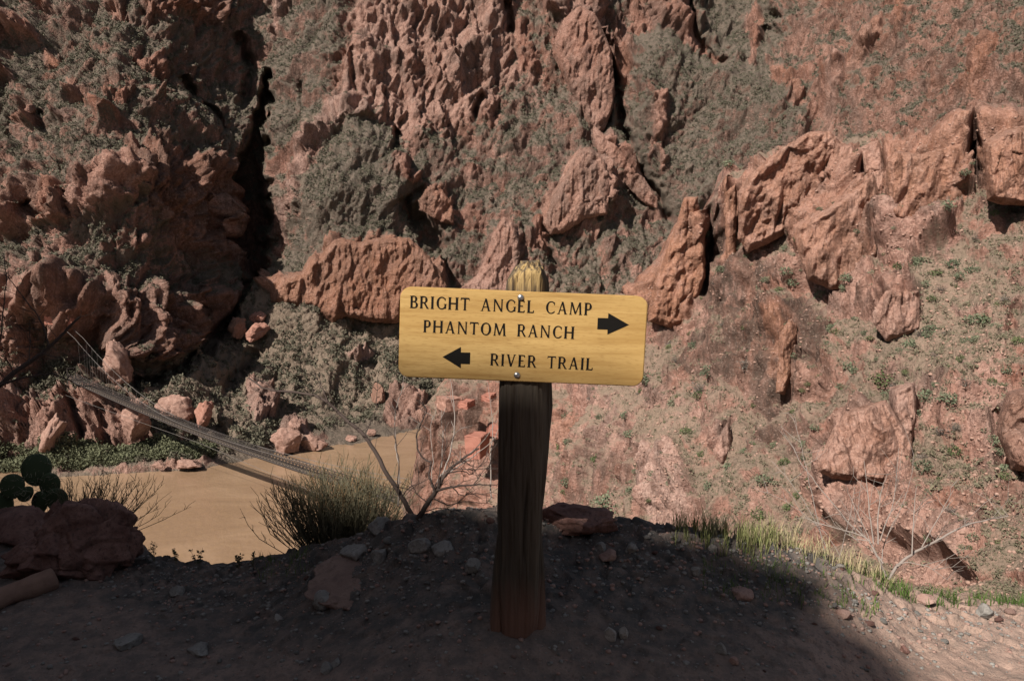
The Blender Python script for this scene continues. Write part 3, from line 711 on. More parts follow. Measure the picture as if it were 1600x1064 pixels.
def hit_ground(px, py):
    """where the view ray through a photograph pixel meets the ground"""
    ys = np.linspace(1.6, 6, 900)
    W = unproj(px, py, ys)
    g = ground_z(W[:, 0], W[:, 1], False)
    i = np.argmax(W[:, 2] <= g)
    return Vector((W[i, 0], W[i, 1], g[i])) if W[i, 2] <= g[i] else Vector((W[-1, 0], W[-1, 1], g[-1]))
tx = np.r_[-np.geomspace(14, 1.2, 40), np.linspace(-1.15, 1.15, 760), np.geomspace(1.2, 14, 40)]
ys = np.r_[np.linspace(.3, 1.9, 40)[:-1], np.linspace(1.9, 4.4, 330), np.linspace(4.45, 7, 40), np.geomspace(7.3, 110, 50)]
T, Yg = np.meshgrid(tx, ys)
Xg = T * Yg
Zg = ground_z(Xg, Yg)
far_ = sstep(5, 12, Yg)
Q = np.stack([Xg, Yg, Zg], -1)
Zg = Zg + far_ * (1.2 * fbm(Q / 9, 4, 45))
t = NT('trail_dirt')
p = t.coord('Object')
na = t.noise(p, 1.4, 5, .6); nb = t.noise(p, 14, 5, .65); nc = t.noise(p, 90, 4, .7)
c = t.mix(t.ramp(na, (.35, 0), (.65, 1)), (0.31, 0.208, 0.165), (0.40, 0.275, 0.222))
c = t.mix(t.ramp(nb, (.45, 0), (.68, .75)), c, (0.17, 0.135, 0.115))
c = t.mix(t.ramp(nc, (.52, 0), (.66, .6)), c, (0.12, 0.10, 0.088))
c = t.mix(t.ramp(nc, (.25, .5), (.40, 0)), c, (0.40, 0.30, 0.25))
at = t.attr('rubble_shade')
c = t.mix(t.math('MULTIPLY', at.outputs['Fac'], t.ramp(nb, (.3, .5), (.6, 1))), c, (0.084, 0.078, 0.074))  # grey of the rubble, also painted shade that deepens the shaded dirt
t.bump(t.math('ADD', t.math('MULTIPLY', nb, .7), t.math('MULTIPLY', nc, .45)), .8, .02)
t.base(c, .95, .15)
yc_, _ = crest(np.clip(800 + FPX * T, -500, 2200))
rubble_shade_mask = np.clip(np.exp(-((Yg - yc_) / .5) ** 2) * (1 - sstep(1250, 1420, 800 + FPX * T)) + .6 * (1 - sstep(1120, 1380, 800 + FPX * T)) + .35 * fbm(Q / .5, 3, 46), 0, 1)  # crest rubble plus shade painted into the dirt left of the sunlit trail
ground = link('ground', mesh_np('ground', np.stack([Xg, Yg, Zg], -1).reshape(-1, 3), grid_faces(*Xg.shape), True, {'rubble_shade': rubble_shade_mask.ravel()}), t.m)
tag(ground, 'shaded dirt trail edge with loose gravel around the signpost', 'ground', kind='structure')
dirt = t.m
# trail behind the viewer, level, reaching the foot of the unseen shading cliff
X2, Y2 = np.meshgrid(np.linspace(-45, 45, 60), np.r_[np.linspace(-45, .55, 40)])
Z2 = -.03 + .05 * fbm(np.stack([X2, Y2, X2 * 0], -1) / 2.0, 3, 47)
tr = link('trail', mesh_np('trail', np.stack([X2, Y2, Z2], -1).reshape(-1, 3), grid_faces(*X2.shape), True), dirt)
tag(tr, 'level dirt trail at the foot of the shading cliff', 'trail', kind='structure')

# unseen cliff above the trail whose shade covers the foreground; its outline is set where the shade ends on the ground
CD = 15.0
# shade edge measured in the photograph: (pixel, row, distance) of points where light and shade meet
EDGE = [(621, 600, 2.76), (810, 607, 2.76), (1003, 620, 2.76), (1095, 838, None), (1180, 866, None), (1300, 905, None), (1330, 930, None), (1300, 965, None), (1370, 1000, None), (1450, 1064, None)]
def shade_qh(px, py, y):
    W_ = unproj(px, py, y) if y else np.array(hit_ground(px, py)[:])
    return W_[0] * math.cos(SUN_AZ) - W_[1] * math.sin(SUN_AZ), W_[2] + (W_[0] * math.sin(SUN_AZ) + W_[1] * math.cos(SUN_AZ)) * math.tan(SUN_EL)
SQ = [shade_qh(*e) for e in EDGE]
SQ = sorted(SQ)
print('SHADE', [(round(a_, 2), round(b_, 2)) for a_, b_ in SQ])
_q0, _h0 = SQ[0]; _q1, _h1 = SQ[-1]
SQ = [(-60, 15), (-14, 14.0), (-7.5, 6), (_q0 - 3, 3.4), (_q0 - 1.8, 2.7), (_q0 - 1.0, 2.55), (_q0 - .35, _h0 - .08)] + SQ + [(_q1 + .08, _h1 - .6), (_q1 + .14, _h1 - 2), (_q1 + .2, -8), (_q1 + .3, -30), (_q1 + 3.4, -30), (_q1 + 3.8, 6), (_q1 + 7, 12), (50, 14)]  # raised left end and right-hand block added to cut sky light on the foreground
eq = np.array((math.cos(SUN_AZ), -math.sin(SUN_AZ))); tq = np.array((math.sin(SUN_AZ), math.cos(SUN_AZ)))
qs = np.r_[np.linspace(-40, -6, 60)[:-1], np.linspace(-6, _q1 + .4, 190), np.linspace(_q1 + 3, 45, 50)]
top = np.interp(qs, [s[0] for s in SQ], [s[1] for s in SQ]) + .05 * fbm(np.stack([qs * 2.2, qs * 0, qs * 0], -1), 3, 51) + CD * math.tan(SUN_EL)
top = np.maximum(top, -.5)
rows = np.r_[np.linspace(0, 1, 60), 1 + np.linspace(.05, 1, 12)]
Vc = []
for r in rows:
    k = min(r, 1); bck = max(r - 1, 0)
    al = -CD + (1 - k) * 5.0 - bck * 14
    z = -1 + (top + 1) * k - bck * bck * 3
    xy = qs[:, None] * eq[None] + np.stack([al * tq[0] + 0 * qs, al * tq[1] + 0 * qs], -1)
    Vc.append(np.stack([xy[:, 0], xy[:, 1], z], -1))
Vc = np.array(Vc)
o, tl, e = facets(Vc / np.array((3, 3, 6.)), 52)
k = sstep(.08, .3, np.clip(1 - rows, 0, 1))[:, None]
Vc[..., :2] += ((1.2 * o + 1.6 * tl) * k)[..., None] * tq
ck = link('shading_cliff', mesh_np('shading_cliff', Vc.reshape(-1, 3), grid_faces(*Vc.shape[:2]), True, {'mask': np.tile((.9, .1, .3, .2), (Vc.shape[0] * Vc.shape[1], 1))}), near_rock)
tag(ck, 'unseen red rock cliff behind the viewer shaped to shade the foreground', 'cliff', kind='structure')

# ------------------------------------------------------------------ the trail sign
def lerp(a, b, t): return a + (b - a) * t
YP = 2.78
base = hit_ground(808, 994)
YP = base.y + .03
t = NT('weathered_post_wood')
p = t.coord('Object'); g = t.coord('Object', (1, 1, .035))
gr = t.noise(g, 90, 5, .65, .3); gb = t.noise(g, 22, 4, .6, .4)
c = t.mix(t.ramp(gb, (.35, 0), (.65, 1)), (0.056, 0.046, 0.038), (0.105, 0.086, 0.066))
c = t.mix(t.ramp(gr, (.48, 0), (.62, .85)), c, (0.045, 0.032, 0.022))
zc_ = t.node('ShaderNodeSeparateXYZ'); t.l.new(p, zc_.inputs[0])
nz = t.noise(p, 9, 3, .6)
ZTH = float(unproj(822, 452, YP)[2]) - base.z
zz = t.math('ADD', zc_.outputs['Z'], t.math('MULTIPLY', t.math('SUBTRACT', gb, .5), .25))
c = t.mix(t.math('MULTIPLY', t.ramp(t.math('SUBTRACT', 1.0, t.math('MULTIPLY', zz, 4.2)), (.05, 0), (.75, .8)), 1.0), c, (0.20, 0.108, 0.08))
topm = t.ramp(t.math('MULTIPLY', t.math('SUBTRACT', zz, ZTH - .03), 8.0), (.0, 0), (.5, 1))
wood_y = t.mix(t.ramp(gr, (.46, 0), (.60, 1)), (0.43, 0.295, 0.13), (0.09, 0.058, 0.032))
nrm_ = t.node('ShaderNodeSeparateXYZ'); t.l.new(t.node('ShaderNodeTexCoord').outputs['Normal'], nrm_.inputs[0])
frontm = t.ramp(t.math('ADD', t.math('MULTIPLY', nrm_.outputs['Y'], -1.0), t.math('MULTIPLY', t.math('SUBTRACT', gr, .5), .6)), (.45, .12), (.80, 1))
c = t.mix(t.math('MULTIPLY', topm, frontm), c, wood_y)
t.bump(t.math('ADD', gr, t.math('MULTIPLY', gb, .8)), .9, .006)
t.base(c, .85, .2)
post_mat = t.m
sign = empty('trail_sign', base)
tag(sign, 'yellow wooden trail sign with black lettering and two arrows on a rough post', 'trail sign')
ztop = float(unproj(822, 410, YP)[2]) - base.z
# outline of the post: front face left / front-right edge / far right edge, in photograph pixels by row
PR = [(995, 783, 826, 846), (960, 780, 838, 848), (900, 778, 842, 848), (850, 778, 843, 849), (800, 777, 844, 850), (760, 778, 846, 855), (700, 779, 846, 860), (640, 780, 847, 866), (600, 781, 847, 864), (540, 785, 848, 862), (470, 790, 848, 859), (438, 793, 848, 858), (428, 799, 847, 853), (418, 808, 845, 849), (411, 814, 841, 844)]
rr = np.array(PR, float)[::-1]
zs = np.r_[np.linspace(-.12, .05, 6)[:-1], np.linspace(.05, ztop - .03, 90)[:-1], np.linspace(ztop - .03, ztop, 10)]
def post_px(z, k):
    row = 532 + FPX * math.tan(math.atan((CAMZ - (base.z + z)) / YP) - PITCH)
    return (np.interp(row, rr[:, 0], rr[:, k]) - 800) * math.hypot(YP, 0) / FPX * 1.0
NS = 120
sstep_ = lambda a_, b_, x_: float(sstep(a_, b_, np.array(x_, float)))
ring = []
for z in zs:
    l, fr, rt = (post_px(z, k) - base.x for k in (1, 2, 3))
    dpt = .15
    top_r = max(0.0, (z - (ztop - .03)) / .03)
    # corner polygon seen from above: front-left, front-right, right, back-right, back-left
    cs = np.array([(l + .006, 0), (l + .02, -.006), (lerp(l, fr, .5), -.010), (fr - .012, -.004), (fr, .006), (rt, .055), (rt - .004, dpt - .03), (fr - .01, dpt), (l + .02, dpt), (l - .004, dpt - .04), (l, .012)])
    if top_r > 0: cs[:, 1] = cs[:, 1] * (1 - .3 * top_r) + .03 * top_r
    per = np.r_[cs, cs[:1]]
    seg = np.linalg.norm(np.diff(per, axis=0), axis=1); cum = np.r_[0, np.cumsum(seg)]
    s = np.linspace(0, cum[-1], NS, endpoint=False)
    pp = np.stack([np.interp(s, cum, per[:, 0]), np.interp(s, cum, per[:, 1])], -1)
    ctr = pp.mean(0); dirn = pp - ctr; dirn /= np.linalg.norm(dirn, axis=1, keepdims=True)
    q3 = np.stack([pp[:, 0] * 60, pp[:, 1] * 60, np.full(NS, z * 2.2)], -1)
    gv = -.006 * np.maximum(fbm(q3, 3, 61, .6, ridged=True), 0) ** 2 + .004 * fbm(np.stack([pp[:, 0] * 18, pp[:, 1] * 18, np.full(NS, z * 5)], -1), 3, 62)
    front = pp[:, 1] < .012
    xc_ = lerp(l, fr, .66) + .004 * math.sin(z * 14)
    gv = gv - front * (.014 * np.exp(-((pp[:, 0] - xc_) / .005) ** 2) * sstep_(.22, .35, z) * (1 - sstep_(.5, .62, z)) + .008 * np.exp(-((pp[:, 0] - lerp(l, fr, .25)) / .004) ** 2) * sstep_(.4, .7, z))
    pp = pp + dirn * gv[:, None]
    zt = z + (.026 * fbm(np.stack([pp[:, 0] * 70, pp[:, 1] * 70, pp[:, 0] * 0], -1), 3, 63) if z > ztop - .035 else 0)
    ring.append(np.c_[pp, np.full(NS, z) if np.isscalar(zt) else zt])
ring = np.array(ring)
nR = len(ring)
F = []
i = (np.arange(nR - 1)[:, None] * NS + np.arange(NS)[None]).ravel(); j = (np.arange(nR - 1)[:, None] * NS + (np.arange(NS)[None] + 1) % NS).ravel()
F = np.stack([i, j, j + NS, i + NS], -1)
V = ring.reshape(-1, 3)
cap_c = ring[-1].mean(0) + (0, 0, .006); V = np.r_[V, cap_c[None]]
k = np.arange(NS); capf = np.stack([(nR - 1) * NS + k, (nR - 1) * NS + (k + 1) % NS, np.full(NS, nR * NS)], -1)
post = link('post', mesh_np('post', V, [F, capf], True), post_mat, sign)
# splinters at the foot
def splinter(x0, x1, h, yoff, lean, seed):
    bm = bmesh.new(); n = 14; m = 16
    rings = []
    for a in range(m):
        f = a / (m - 1)
        wv = (x1 - x0) / 2 * (1 - .75 * f ** 2.2); cx_ = (x0 + x1) / 2 + lean * f; dv = .03 * (1 - .6 * f)
        rg = []
        for b in range(n):
            an = 2 * math.pi * b / n
            jj = 1 + .12 * math.sin(5 * an + seed) + .06 * math.sin(11 * an + 3 * f + seed)
            rg.append(bm.verts.new((cx_ + wv * jj * math.cos(an), yoff + dv * jj * math.sin(an), -.06 + (h + .06) * f + .012 * math.sin(3 * an + seed) * f)))
        rings.append(rg)
    for a in range(m - 1):
        for b in range(n): bm.faces.new((rings[a][b], rings[a][(b + 1) % n], rings[a + 1][(b + 1) % n], rings[a + 1][b]))
    bm.faces.new(rings[-1])
    me = bpy.data.meshes.new('splinter'); bm.to_mesh(me); bm.free()
    return link('splinter', me, post_mat, sign, True)
px2x = lambda px: (px - 800) * YP / FPX - base.x
splinter(px2x(762), px2x(787), .36, .03, .010, 1)
splinter(px2x(832), px2x(857), .46, .07, -.008, 4)

# the board, in its own plane: u to the right, v up, origin at the board's centre
ROLL = R(2.33)
BW, BH, BT = 0.0, 0.0, .038
yb = YP - .012 - BT
mpx = yb / FPX
BW, BH = 387.5 * mpx, 142.5 * mpx
bc = unproj(816.5, 526.5, yb)
board_m = Matrix.Translation(Vector(bc) - base) @ Matrix.Rotation(ROLL, 4, 'Y')
t = NT('yellow_board_wood')
p = t.coord('Object'); g = t.coord('Object', (.05, 1, 1))
ga = t.noise(g, 60, 5, .6, .25); gb = t.noise(t.coord('Object', (.09, 1, 1)), 14, 4, .55, .6); gc = t.noise(t.coord('Object', (.12, 1, 1)), 260, 3, .6)
c = t.mix(t.ramp(gb, (.36, 0), (.66, 1)), (0.42, 0.257, 0.088), (0.55, 0.362, 0.14))
c = t.mix(t.ramp(ga, (.48, 0), (.70, .6)), c, (0.30, 0.16, 0.045))
c = t.mix(t.ramp(gc, (.53, 0), (.68, .6)), c, (0.30, 0.165, 0.055))
t.bump(t.math('ADD', ga, gc), .25, .0015)
t.base(c, .42, .35)
board_mat = t.m
bm = bmesh.new()
rad = 17 * mpx; outl = []
for cx_, cz_, a0 in ((BW / 2 - rad, BH / 2 - rad, 0), (-BW / 2 + rad, BH / 2 - rad, 90), (-BW / 2 + rad, -BH / 2 + rad, 180), (BW / 2 - rad, -BH / 2 + rad, 270)):
    for s in range(9):
        a = R(a0 + s * 90 / 8)
        outl.append((cx_ + rad * math.cos(a), cz_ + rad * math.sin(a)))
f = bm.faces.new([bm.verts.new((x, 0, z)) for x, z in outl])
bm.normal_update()
if f.normal.y > 0: f.normal_flip()
r = bmesh.ops.extrude_face_region(bm, geom=[f])
bmesh.ops.translate(bm, vec=(0, BT, 0), verts=[v for v in r['geom'] if isinstance(v, bmesh.types.BMVert)])
edges = [e for e in bm.edges if abs(e.verts[0].co.y) < 1e-6 and abs(e.verts[1].co.y) < 1e-6]
bmesh.ops.bevel(bm, geom=edges, offset=.003, segments=2, affect='EDGES')
bmesh.ops.recalc_face_normals(bm, faces=bm.faces)
me = bpy.data.meshes.new('board'); bm.to_mesh(me); bm.free()
board = link('board', me, board_mat, sign)
board.matrix_local = board_m
t = NT('routed_black_paint'); t.base((0.008, 0.007, 0.006), .7, .12)
ink = t.m

# hand-built serif letters: every glyph is a list of outlines in a cap-height-1 box
def serif_stem(x, y0=0, y1=1, w=.165, a=True, b=True):
    h = w / 2; s = .055; k = .05
    L = [(x - h, y0 + k if a else y0), (x - h, y1 - k if b else y1)]
    if b: L += [(x - h - s, y1 - .015), (x - h - s, y1), (x + h + s, y1), (x + h + s, y1 - .015)]
    Rr = [(x + h, y1 - k if b else y1), (x + h, y0 + k if a else y0)]
    if a: Rr += [(x + h + s, y0 + .015), (x + h + s, y0), (x - h - s, y0), (x - h - s, y0 + .015)]
    return L + Rr
def barh(x0, x1, y, w=.10, tick=0):
    P_ = [(x0, y - w / 2), (x1, y - w / 2), (x1, y + w / 2), (x0, y + w / 2)]
    return [P_] + ([[(x1 - .045, y - tick if tick > 0 else y), (x1 + .035, y - tick), (x1 + .035, y), (x1 - .045, y)]] if tick > 0 else [[(x1 - .045, y), (x1 + .035, y), (x1 + .035, y - tick), (x1 - .02, y - tick)]] if tick < 0 else [])
def diag(x0, y0, x1, y1, w=.12):
    return [(x0 - w / 2, y0), (x0 + w / 2, y0), (x1 + w / 2, y1), (x1 - w / 2, y1)]
def ser(x, y, wd=.26, up=True):
    s = 1 if up else -1
    return [(x - wd / 2, y), (x + wd / 2, y), (x + wd / 2, y + .02 * s), (x + wd * .18, y + .06 * s), (x - wd * .18, y + .06 * s), (x - wd / 2, y + .02 * s)]
def arc(cx, cy, rx, ry, a0, a1, thick=.175, thin=.09, n=22):
    out, inn = [], []
    for i in range(n + 1):
        a = R(lerp(a0, a1, i / n)); tck = lerp(thin, thick, abs(math.cos(a)) ** 1.3)
        out.append((cx + rx * math.cos(a), cy + ry * math.sin(a)))
        inn.append((cx + (rx - tck) * math.cos(a), cy + (ry - min(tck, .09)) * math.sin(a)))
    return out + inn[::-1]
GL = {
 'B': (.60, [serif_stem(.13), *barh(.13, .34, .957), *barh(.13, .36, .53), *barh(.13, .36, .043), arc(.33, .755, .23, .245, -90, 90), arc(.35, .265, .27, .265, -90, 90)]),
 'R': (.68, [serif_stem(.13), *barh(.13, .34, .957), *barh(.13, .36, .48), arc(.34, .72, .25, .28, -90, 90), diag(.62, 0, .36, .47, .15), ser(.62, 0, .2)]),
 'I': (.27, [serif_stem(.135)]),
 'G': (.76, [arc(.43, .5, .40, .515, 48, 300), serif_stem(.70, .06, .44, .125, False, True), arc(.43, .5, .40, .515, 300, 318), [(.64, .70), (.70, .70), (.72, .90), (.68, .90)]]),
 'H': (.80, [serif_stem(.13), serif_stem(.67), *barh(.13, .67, .51)]),
 'T': (.68, [serif_stem(.34, 0, 1, .135, True, False), *barh(.02, .66, .957), [(.0, .80), (.035, .80), (.07, .93), (.02, .95)], [(.645, .80), (.68, .80), (.66, .95), (.61, .93)]]),
 'A': (.78, [diag(.12, 0, .385, 1, .08), diag(.65, 0, .385, 1, .15), *barh(.22, .58, .32, .075), ser(.11, 0, .22), ser(.66, 0, .26)]),
 'N': (.82, [serif_stem(.13, 0, 1, .09), serif_stem(.69, 0, 1, .09, False, True), diag(.69, 0, .13, 1, .155)]),
 'E': (.58, [serif_stem(.13), *barh(.13, .49, .957, .085, .14), *barh(.13, .42, .52, .08), *barh(.13, .52, .043, .085, -.15)]),
 'L': (.56, [serif_stem(.13), *barh(.13, .50, .043, .085, -.17)]),
 'C': (.74, [arc(.43, .5, .40, .515, 48, 312), [(.63, .70), (.69, .70), (.71, .92), (.67, .92)], [(.66, .12), (.73, .17), (.70, .24), (.66, .20)]]),
 'M': (.98, [diag(.10, 0, .16, 1, .085), diag(.86, 0, .79, 1, .14), diag(.475, .06, .17, 1, .14), diag(.475, .06, .78, 1, .08), ser(.10, 0, .22), ser(.86, 0, .26), ser(.15, 1, .18, False), ser(.80, 1, .18, False)]),
 'P': (.58, [serif_stem(.13), *barh(.13, .32, .957), *barh(.13, .33, .45), arc(.32, .705, .25, .295, -90, 90)]),
 'O': (.86, [arc(.43, .5, .40, .515, 0, 180), arc(.43, .5, .40, .515, 180, 360)]),
 'V': (.76, [diag(.37, 0, .12, 1, .15), diag(.37, 0, .63, 1, .08), ser(.11, 1, .26, False), ser(.64, 1, .22, False)]),
}
ZS = 1402.0 / BW                                            # measured detail units per metre
def b_uv(zx, zy):
    dx, dy = zx - 786.0, zy - 494.0
    c_, s_ = math.cos(ROLL), math.sin(ROLL)
    return (dx * c_ + dy * s_) / ZS, -(-dx * s_ + dy * c_) / ZS
def add_outlines(name, outs, parent, mat, y0=-.0008):
    V, Fs = [], []
    for n, o in enumerate(outs):
        b = len(V)
        V += [(u, y0 - .00003 * n, v) for u, v in o]
        Fs.append(list(range(b, b + len(o))))
    me = bpy.data.meshes.new(name); me.from_pydata(V, [], Fs); me.update()
    bm = bmesh.new(); bm.from_mesh(me); bmesh.ops.triangulate(bm, faces=bm.faces, ngon_method='EAR_CLIP')
    for fa in bm.faces:
        fa.normal_update()
        if fa.normal.y > 0: fa.normal_flip()
    bm.to_mesh(me); bm.free()
    return link(name, me, mat, parent)
def lettering(text, a, b, cap):
    """text along the base line from a to b (measured detail units)"""
    ua, ub = b_uv(*a), b_uv(*b)
    L = math.hypot(ub[0] - ua[0], ub[1] - ua[1]); ca, sa = (ub[0] - ua[0]) / L, (ub[1] - ua[1]) / L
    GAP, SPC = .15, .86
    adv, x, word = [], 0.0, 0
    for ch in text:
        if ch == ' ': x += SPC - GAP; word += 1; continue
        adv.append((ch, x, word)); x += GL[ch][0] + GAP
    tot = x - GAP
    capm = cap / ZS; sx = L / tot
    for wd in range(word + 1):
      outs = []
      for ch, x0, wi in adv:
        if wi != wd: continue
        for o in GL[ch][1]:
            outs.append([(ua[0] + ca * (x0 + q[0]) * sx - sa * q[1] * capm, ua[1] + sa * (x0 + q[0]) * sx + ca * q[1] * capm) for q in o])
      add_outlines('lettering', outs, board, ink)
lettering('BRIGHT ANGEL CAMP', (147, 329), (1176, 371), 70)
lettering('PHANTOM RANCH', (221, 467), (1078, 505), 70)
lettering('RIVER TRAIL', (600, 657), (1187, 685), 69)
add_outlines('arrow', [[b_uv(*q) for q in ((1212, 385), (1270, 387), (1272, 358), (1390, 425), (1268, 480), (1268, 452), (1210, 450))]], board, ink)
add_outlines('arrow', [[b_uv(*q) for q in ((330, 608), (435, 551), (435, 582), (488, 583), (486, 650), (434, 648), (433, 673))]], board, ink)
t = NT('galvanised_steel'); p = t.coord('Object')
t.b.inputs['Metallic'].default_value = .9
t.base(t.mix(t.noise(p, 300, 3), (.30, .30, .31), (.55, .56, .57)), .38, .5)
steel = t.m
for zx, zy in ((775, 270), (754, 713)):
    u, v = b_uv(zx, zy)
    bm = bmesh.new()
    bmesh.ops.create_uvsphere(bm, u_segments=20, v_segments=10, radius=.0115)
    for vt in bm.verts: vt.co.y = max(-abs(vt.co.y), -.0115) * .72 if vt.co.y < 0 else 0.0
    me = bpy.data.meshes.new('bolt'); bm.to_mesh(me); bm.free()
    o = link('bolt', me, steel, board, True); o.location = (u, -.0002, v)
# ------------------------------------------------------------------ plants and stones: shared builders
def leaf_cloud(n, rad, seed, leaf=.1, flat=.8, shell=.55):
    """n leaf-size faces spread through a bushy lump of unit radius (before rad)"""
    r_ = np.random.default_rng(seed)
    d = r_.normal(size=(n, 3)); d /= np.linalg.norm(d, axis=1, keepdims=True)
    lump = 1 + .38 * perlin(d * 1.7 + seed, seed) + .25 * perlin(d * 4 + seed, seed + 1)
    rr_ = (shell + (1 - shell) * r_.random(n)) ** .7
    c = d * (rr_ * lump)[:, None]; c[:, 2] = c[:, 2] * flat + flat * .55
    a = r_.normal(size=(n, 3)); a /= np.linalg.norm(a, axis=1, keepdims=True)
    b = np.cross(a, r_.normal(size=(n, 3))); b /= np.linalg.norm(b, axis=1, keepdims=True)
    s = leaf * (.6 + .8 * r_.random(n))[:, None]
    v = np.stack([c - a * s, c + b * s * .55, c + a * s, c - b * s * .55], 1) * rad
    return v.reshape(-1, 3), np.arange(n * 4).reshape(-1, 4)
def plant_mat(name, a, b, rough=.8):
    t = NT(name)
    p = t.coord('Object'); info = t.node('ShaderNodeObjectInfo')
    f = t.math('ADD', t.math('MULTIPLY', t.noise(p, 3.0, 3), .7), t.math('MULTIPLY', info.outputs['Random'], .4))
    c = t.mix(t.ramp(f, (.35, 0), (.75, 1)), a, b)
    return t.base(c, rough, .15)
def scatter_mesh(bases, pos, scale, rot, squash=None):
    """one big mesh from many copies of a few small ones"""
    V, F = [], []; base_ = 0
    pick = RNG.integers(0, len(bases), len(pos))
    for k, (bv, bf) in enumerate(bases):
        s = np.where(pick == k)[0]
        if not len(s): continue
        ca, sa = np.cos(rot[s]), np.sin(rot[s])
        x = bv[None, :, 0] * ca[:, None] - bv[None, :, 1] * sa[:, None]; y = bv[None, :, 0] * sa[:, None] + bv[None, :, 1] * ca[:, None]
        v = np.stack([x, y, np.broadcast_to(bv[None, :, 2], x.shape)], -1) * scale[s][:, None, None] + pos[s][:, None, :]
        V.append(v.reshape(-1, 3)); n = len(bv)
        F.append((bf[None] + (np.arange(len(s)) * n)[:, None, None] + base_).reshape(-1, bf.shape[1])); base_ += n * len(s)
    return np.concatenate(V), np.concatenate(F)

# ------------------------------------------------------------------ scrub on the canyon wall (too many to count)
def pick_spots(P, N, M, GX, GY, n, lo, hi, keep):
    ok = keep & (N[..., 2] > .12)
    wgt = np.where(ok, 1 - sstep(lo, hi, M[..., 0]), 0) * (1 - .55 * sstep(.3, .7, M[..., 1])) * (.25 + np.clip(.8 + 1.6 * fbm(P / 14.0, 3, 71), 0, 1.5))
    wgt = wgt.ravel() / wgt.sum()
    return RNG.choice(P.shape[0] * P.shape[1], n, p=wgt, replace=False)
gx, gy = FARPX
keep = (FARP[..., 2] > RIVER_Z + 2.5) & (gx > -80) & (gx < 1690) & (gy > -60)
id_ = pick_spots(FARP, FARN, FARM, gx, gy, 44000, .35, .75, keep)
pos = FARP.reshape(-1, 3)[id_]
sc = .35 + .75 * RNG.random(len(id_)) ** 2.0
# low slopes by the river carry bigger, denser bushes
low = 1 - sstep(-45, -5, pos[:, 2])
sc = sc * (1 + .5 * low)
bases = [leaf_cloud(22, 1.0, 100 + k, .34, .62) for k in range(6)]
V, F = scatter_mesh(bases, pos, sc, RNG.random(len(id_)) * 6.28)
m = plant_mat('canyon_scrub_leaves', (0.066, 0.063, 0.044), (0.138, 0.126, 0.090))
o = link('scrub', mesh_np('scrub', V, F), m); tag(o, 'grey green scrub scattered over the canyon wall', 'scrub', kind='stuff')
# riverside thicket on the far bank
n = 900
px = RNG.uniform(-60, 335, n); u = RNG.random(n); py = np.interp(px, [-60, 60, 200, 335], [742, 740, 728, 716]) - 34 * u * np.interp(px, [-60, 200, 335], [1.2, 1, .5])
W = []
for a, b in zip(px, py):
    j = int(np.clip((a - GX0) / STEP, 0, gx.shape[1] - 1)); i = int(np.clip((b + 170) / STEP, 0, gx.shape[0] - 1))
    W.append(FARP[i, j])
W = np.array(W); W[:, 2] = np.maximum(W[:, 2], RIVER_Z + .4)
V, F = scatter_mesh([leaf_cloud(90, 1.0, 120 + k, .16, .8) for k in range(5)], W, 1.0 + 1.2 * RNG.random(n), RNG.random(n) * 6.28)
m = plant_mat('riverside_leaves', (0.070, 0.078, 0.045), (0.125, 0.128, 0.075))
o = link('shrubbery', mesh_np('shrubbery', V, F), m); tag(o, 'green thicket of bushes along the far river bank', 'bushes', kind='stuff')

# ------------------------------------------------------------------ near flank: ground cover, then shrubs one by one
keep = (NGX < 1680) & (NGY < 960) & (NP_[..., 2] > -58)
id_ = pick_spots(NP_, NN_, NM_, NGX, NGY, 15000, .45, .85, keep)
pos = NP_.reshape(-1, 3)[id_]
V, F = scatter_mesh([leaf_cloud(20, 1.0, 140 + k, .30, .6) for k in range(6)], pos, .07 + .30 * RNG.random(len(id_)) ** 3, RNG.random(len(id_)) * 6.28)
m = plant_mat('dry_tufts', (0.105, 0.100, 0.066), (0.19, 0.165, 0.11))
o = link('grass', mesh_np('grass', V, F), m); tag(o, 'dry tufts of grass and low growth on the near slope', 'grass', kind='stuff')
# loose stones of the screes
keep2 = keep & (NGX > 860)
wgt = np.where(keep2, .3 + sstep(.3, .6, NM_[..., 1]), 0).ravel(); wgt /= wgt.sum()
id_ = RNG.choice(len(wgt), 7000, p=wgt, replace=False)
def chunk(seed):
    bm = bmesh.new(); bmesh.ops.create_icosphere(bm, subdivisions=1, radius=1)
    r_ = random.Random(seed)
    for v in bm.verts: v.co *= r_.uniform(.65, 1.2); v.co.z *= .7
    v = np.array([q.co[:] for q in bm.verts]); f = np.array([[q.index for q in fa.verts] for fa in bm.faces]); bm.free()
    return v, f
chunks = [chunk(k) for k in range(8)]
V, F = scatter_mesh(chunks, NP_.reshape(-1, 3)[id_], .05 + .16 * RNG.random(len(id_)) ** 3, RNG.random(len(id_)) * 6.28)
t = NT('scree_stone'); p = t.coord('Object')
t.base(t.mix(t.noise(p, 1.3, 4, .7), (0.16, 0.085, 0.062), (0.50, 0.33, 0.265)), .95, .1)
o = link('scree', mesh_np('scree', V, F), t.m); tag(o, 'loose pink stones lying over the near slope', 'scree', kind='stuff')

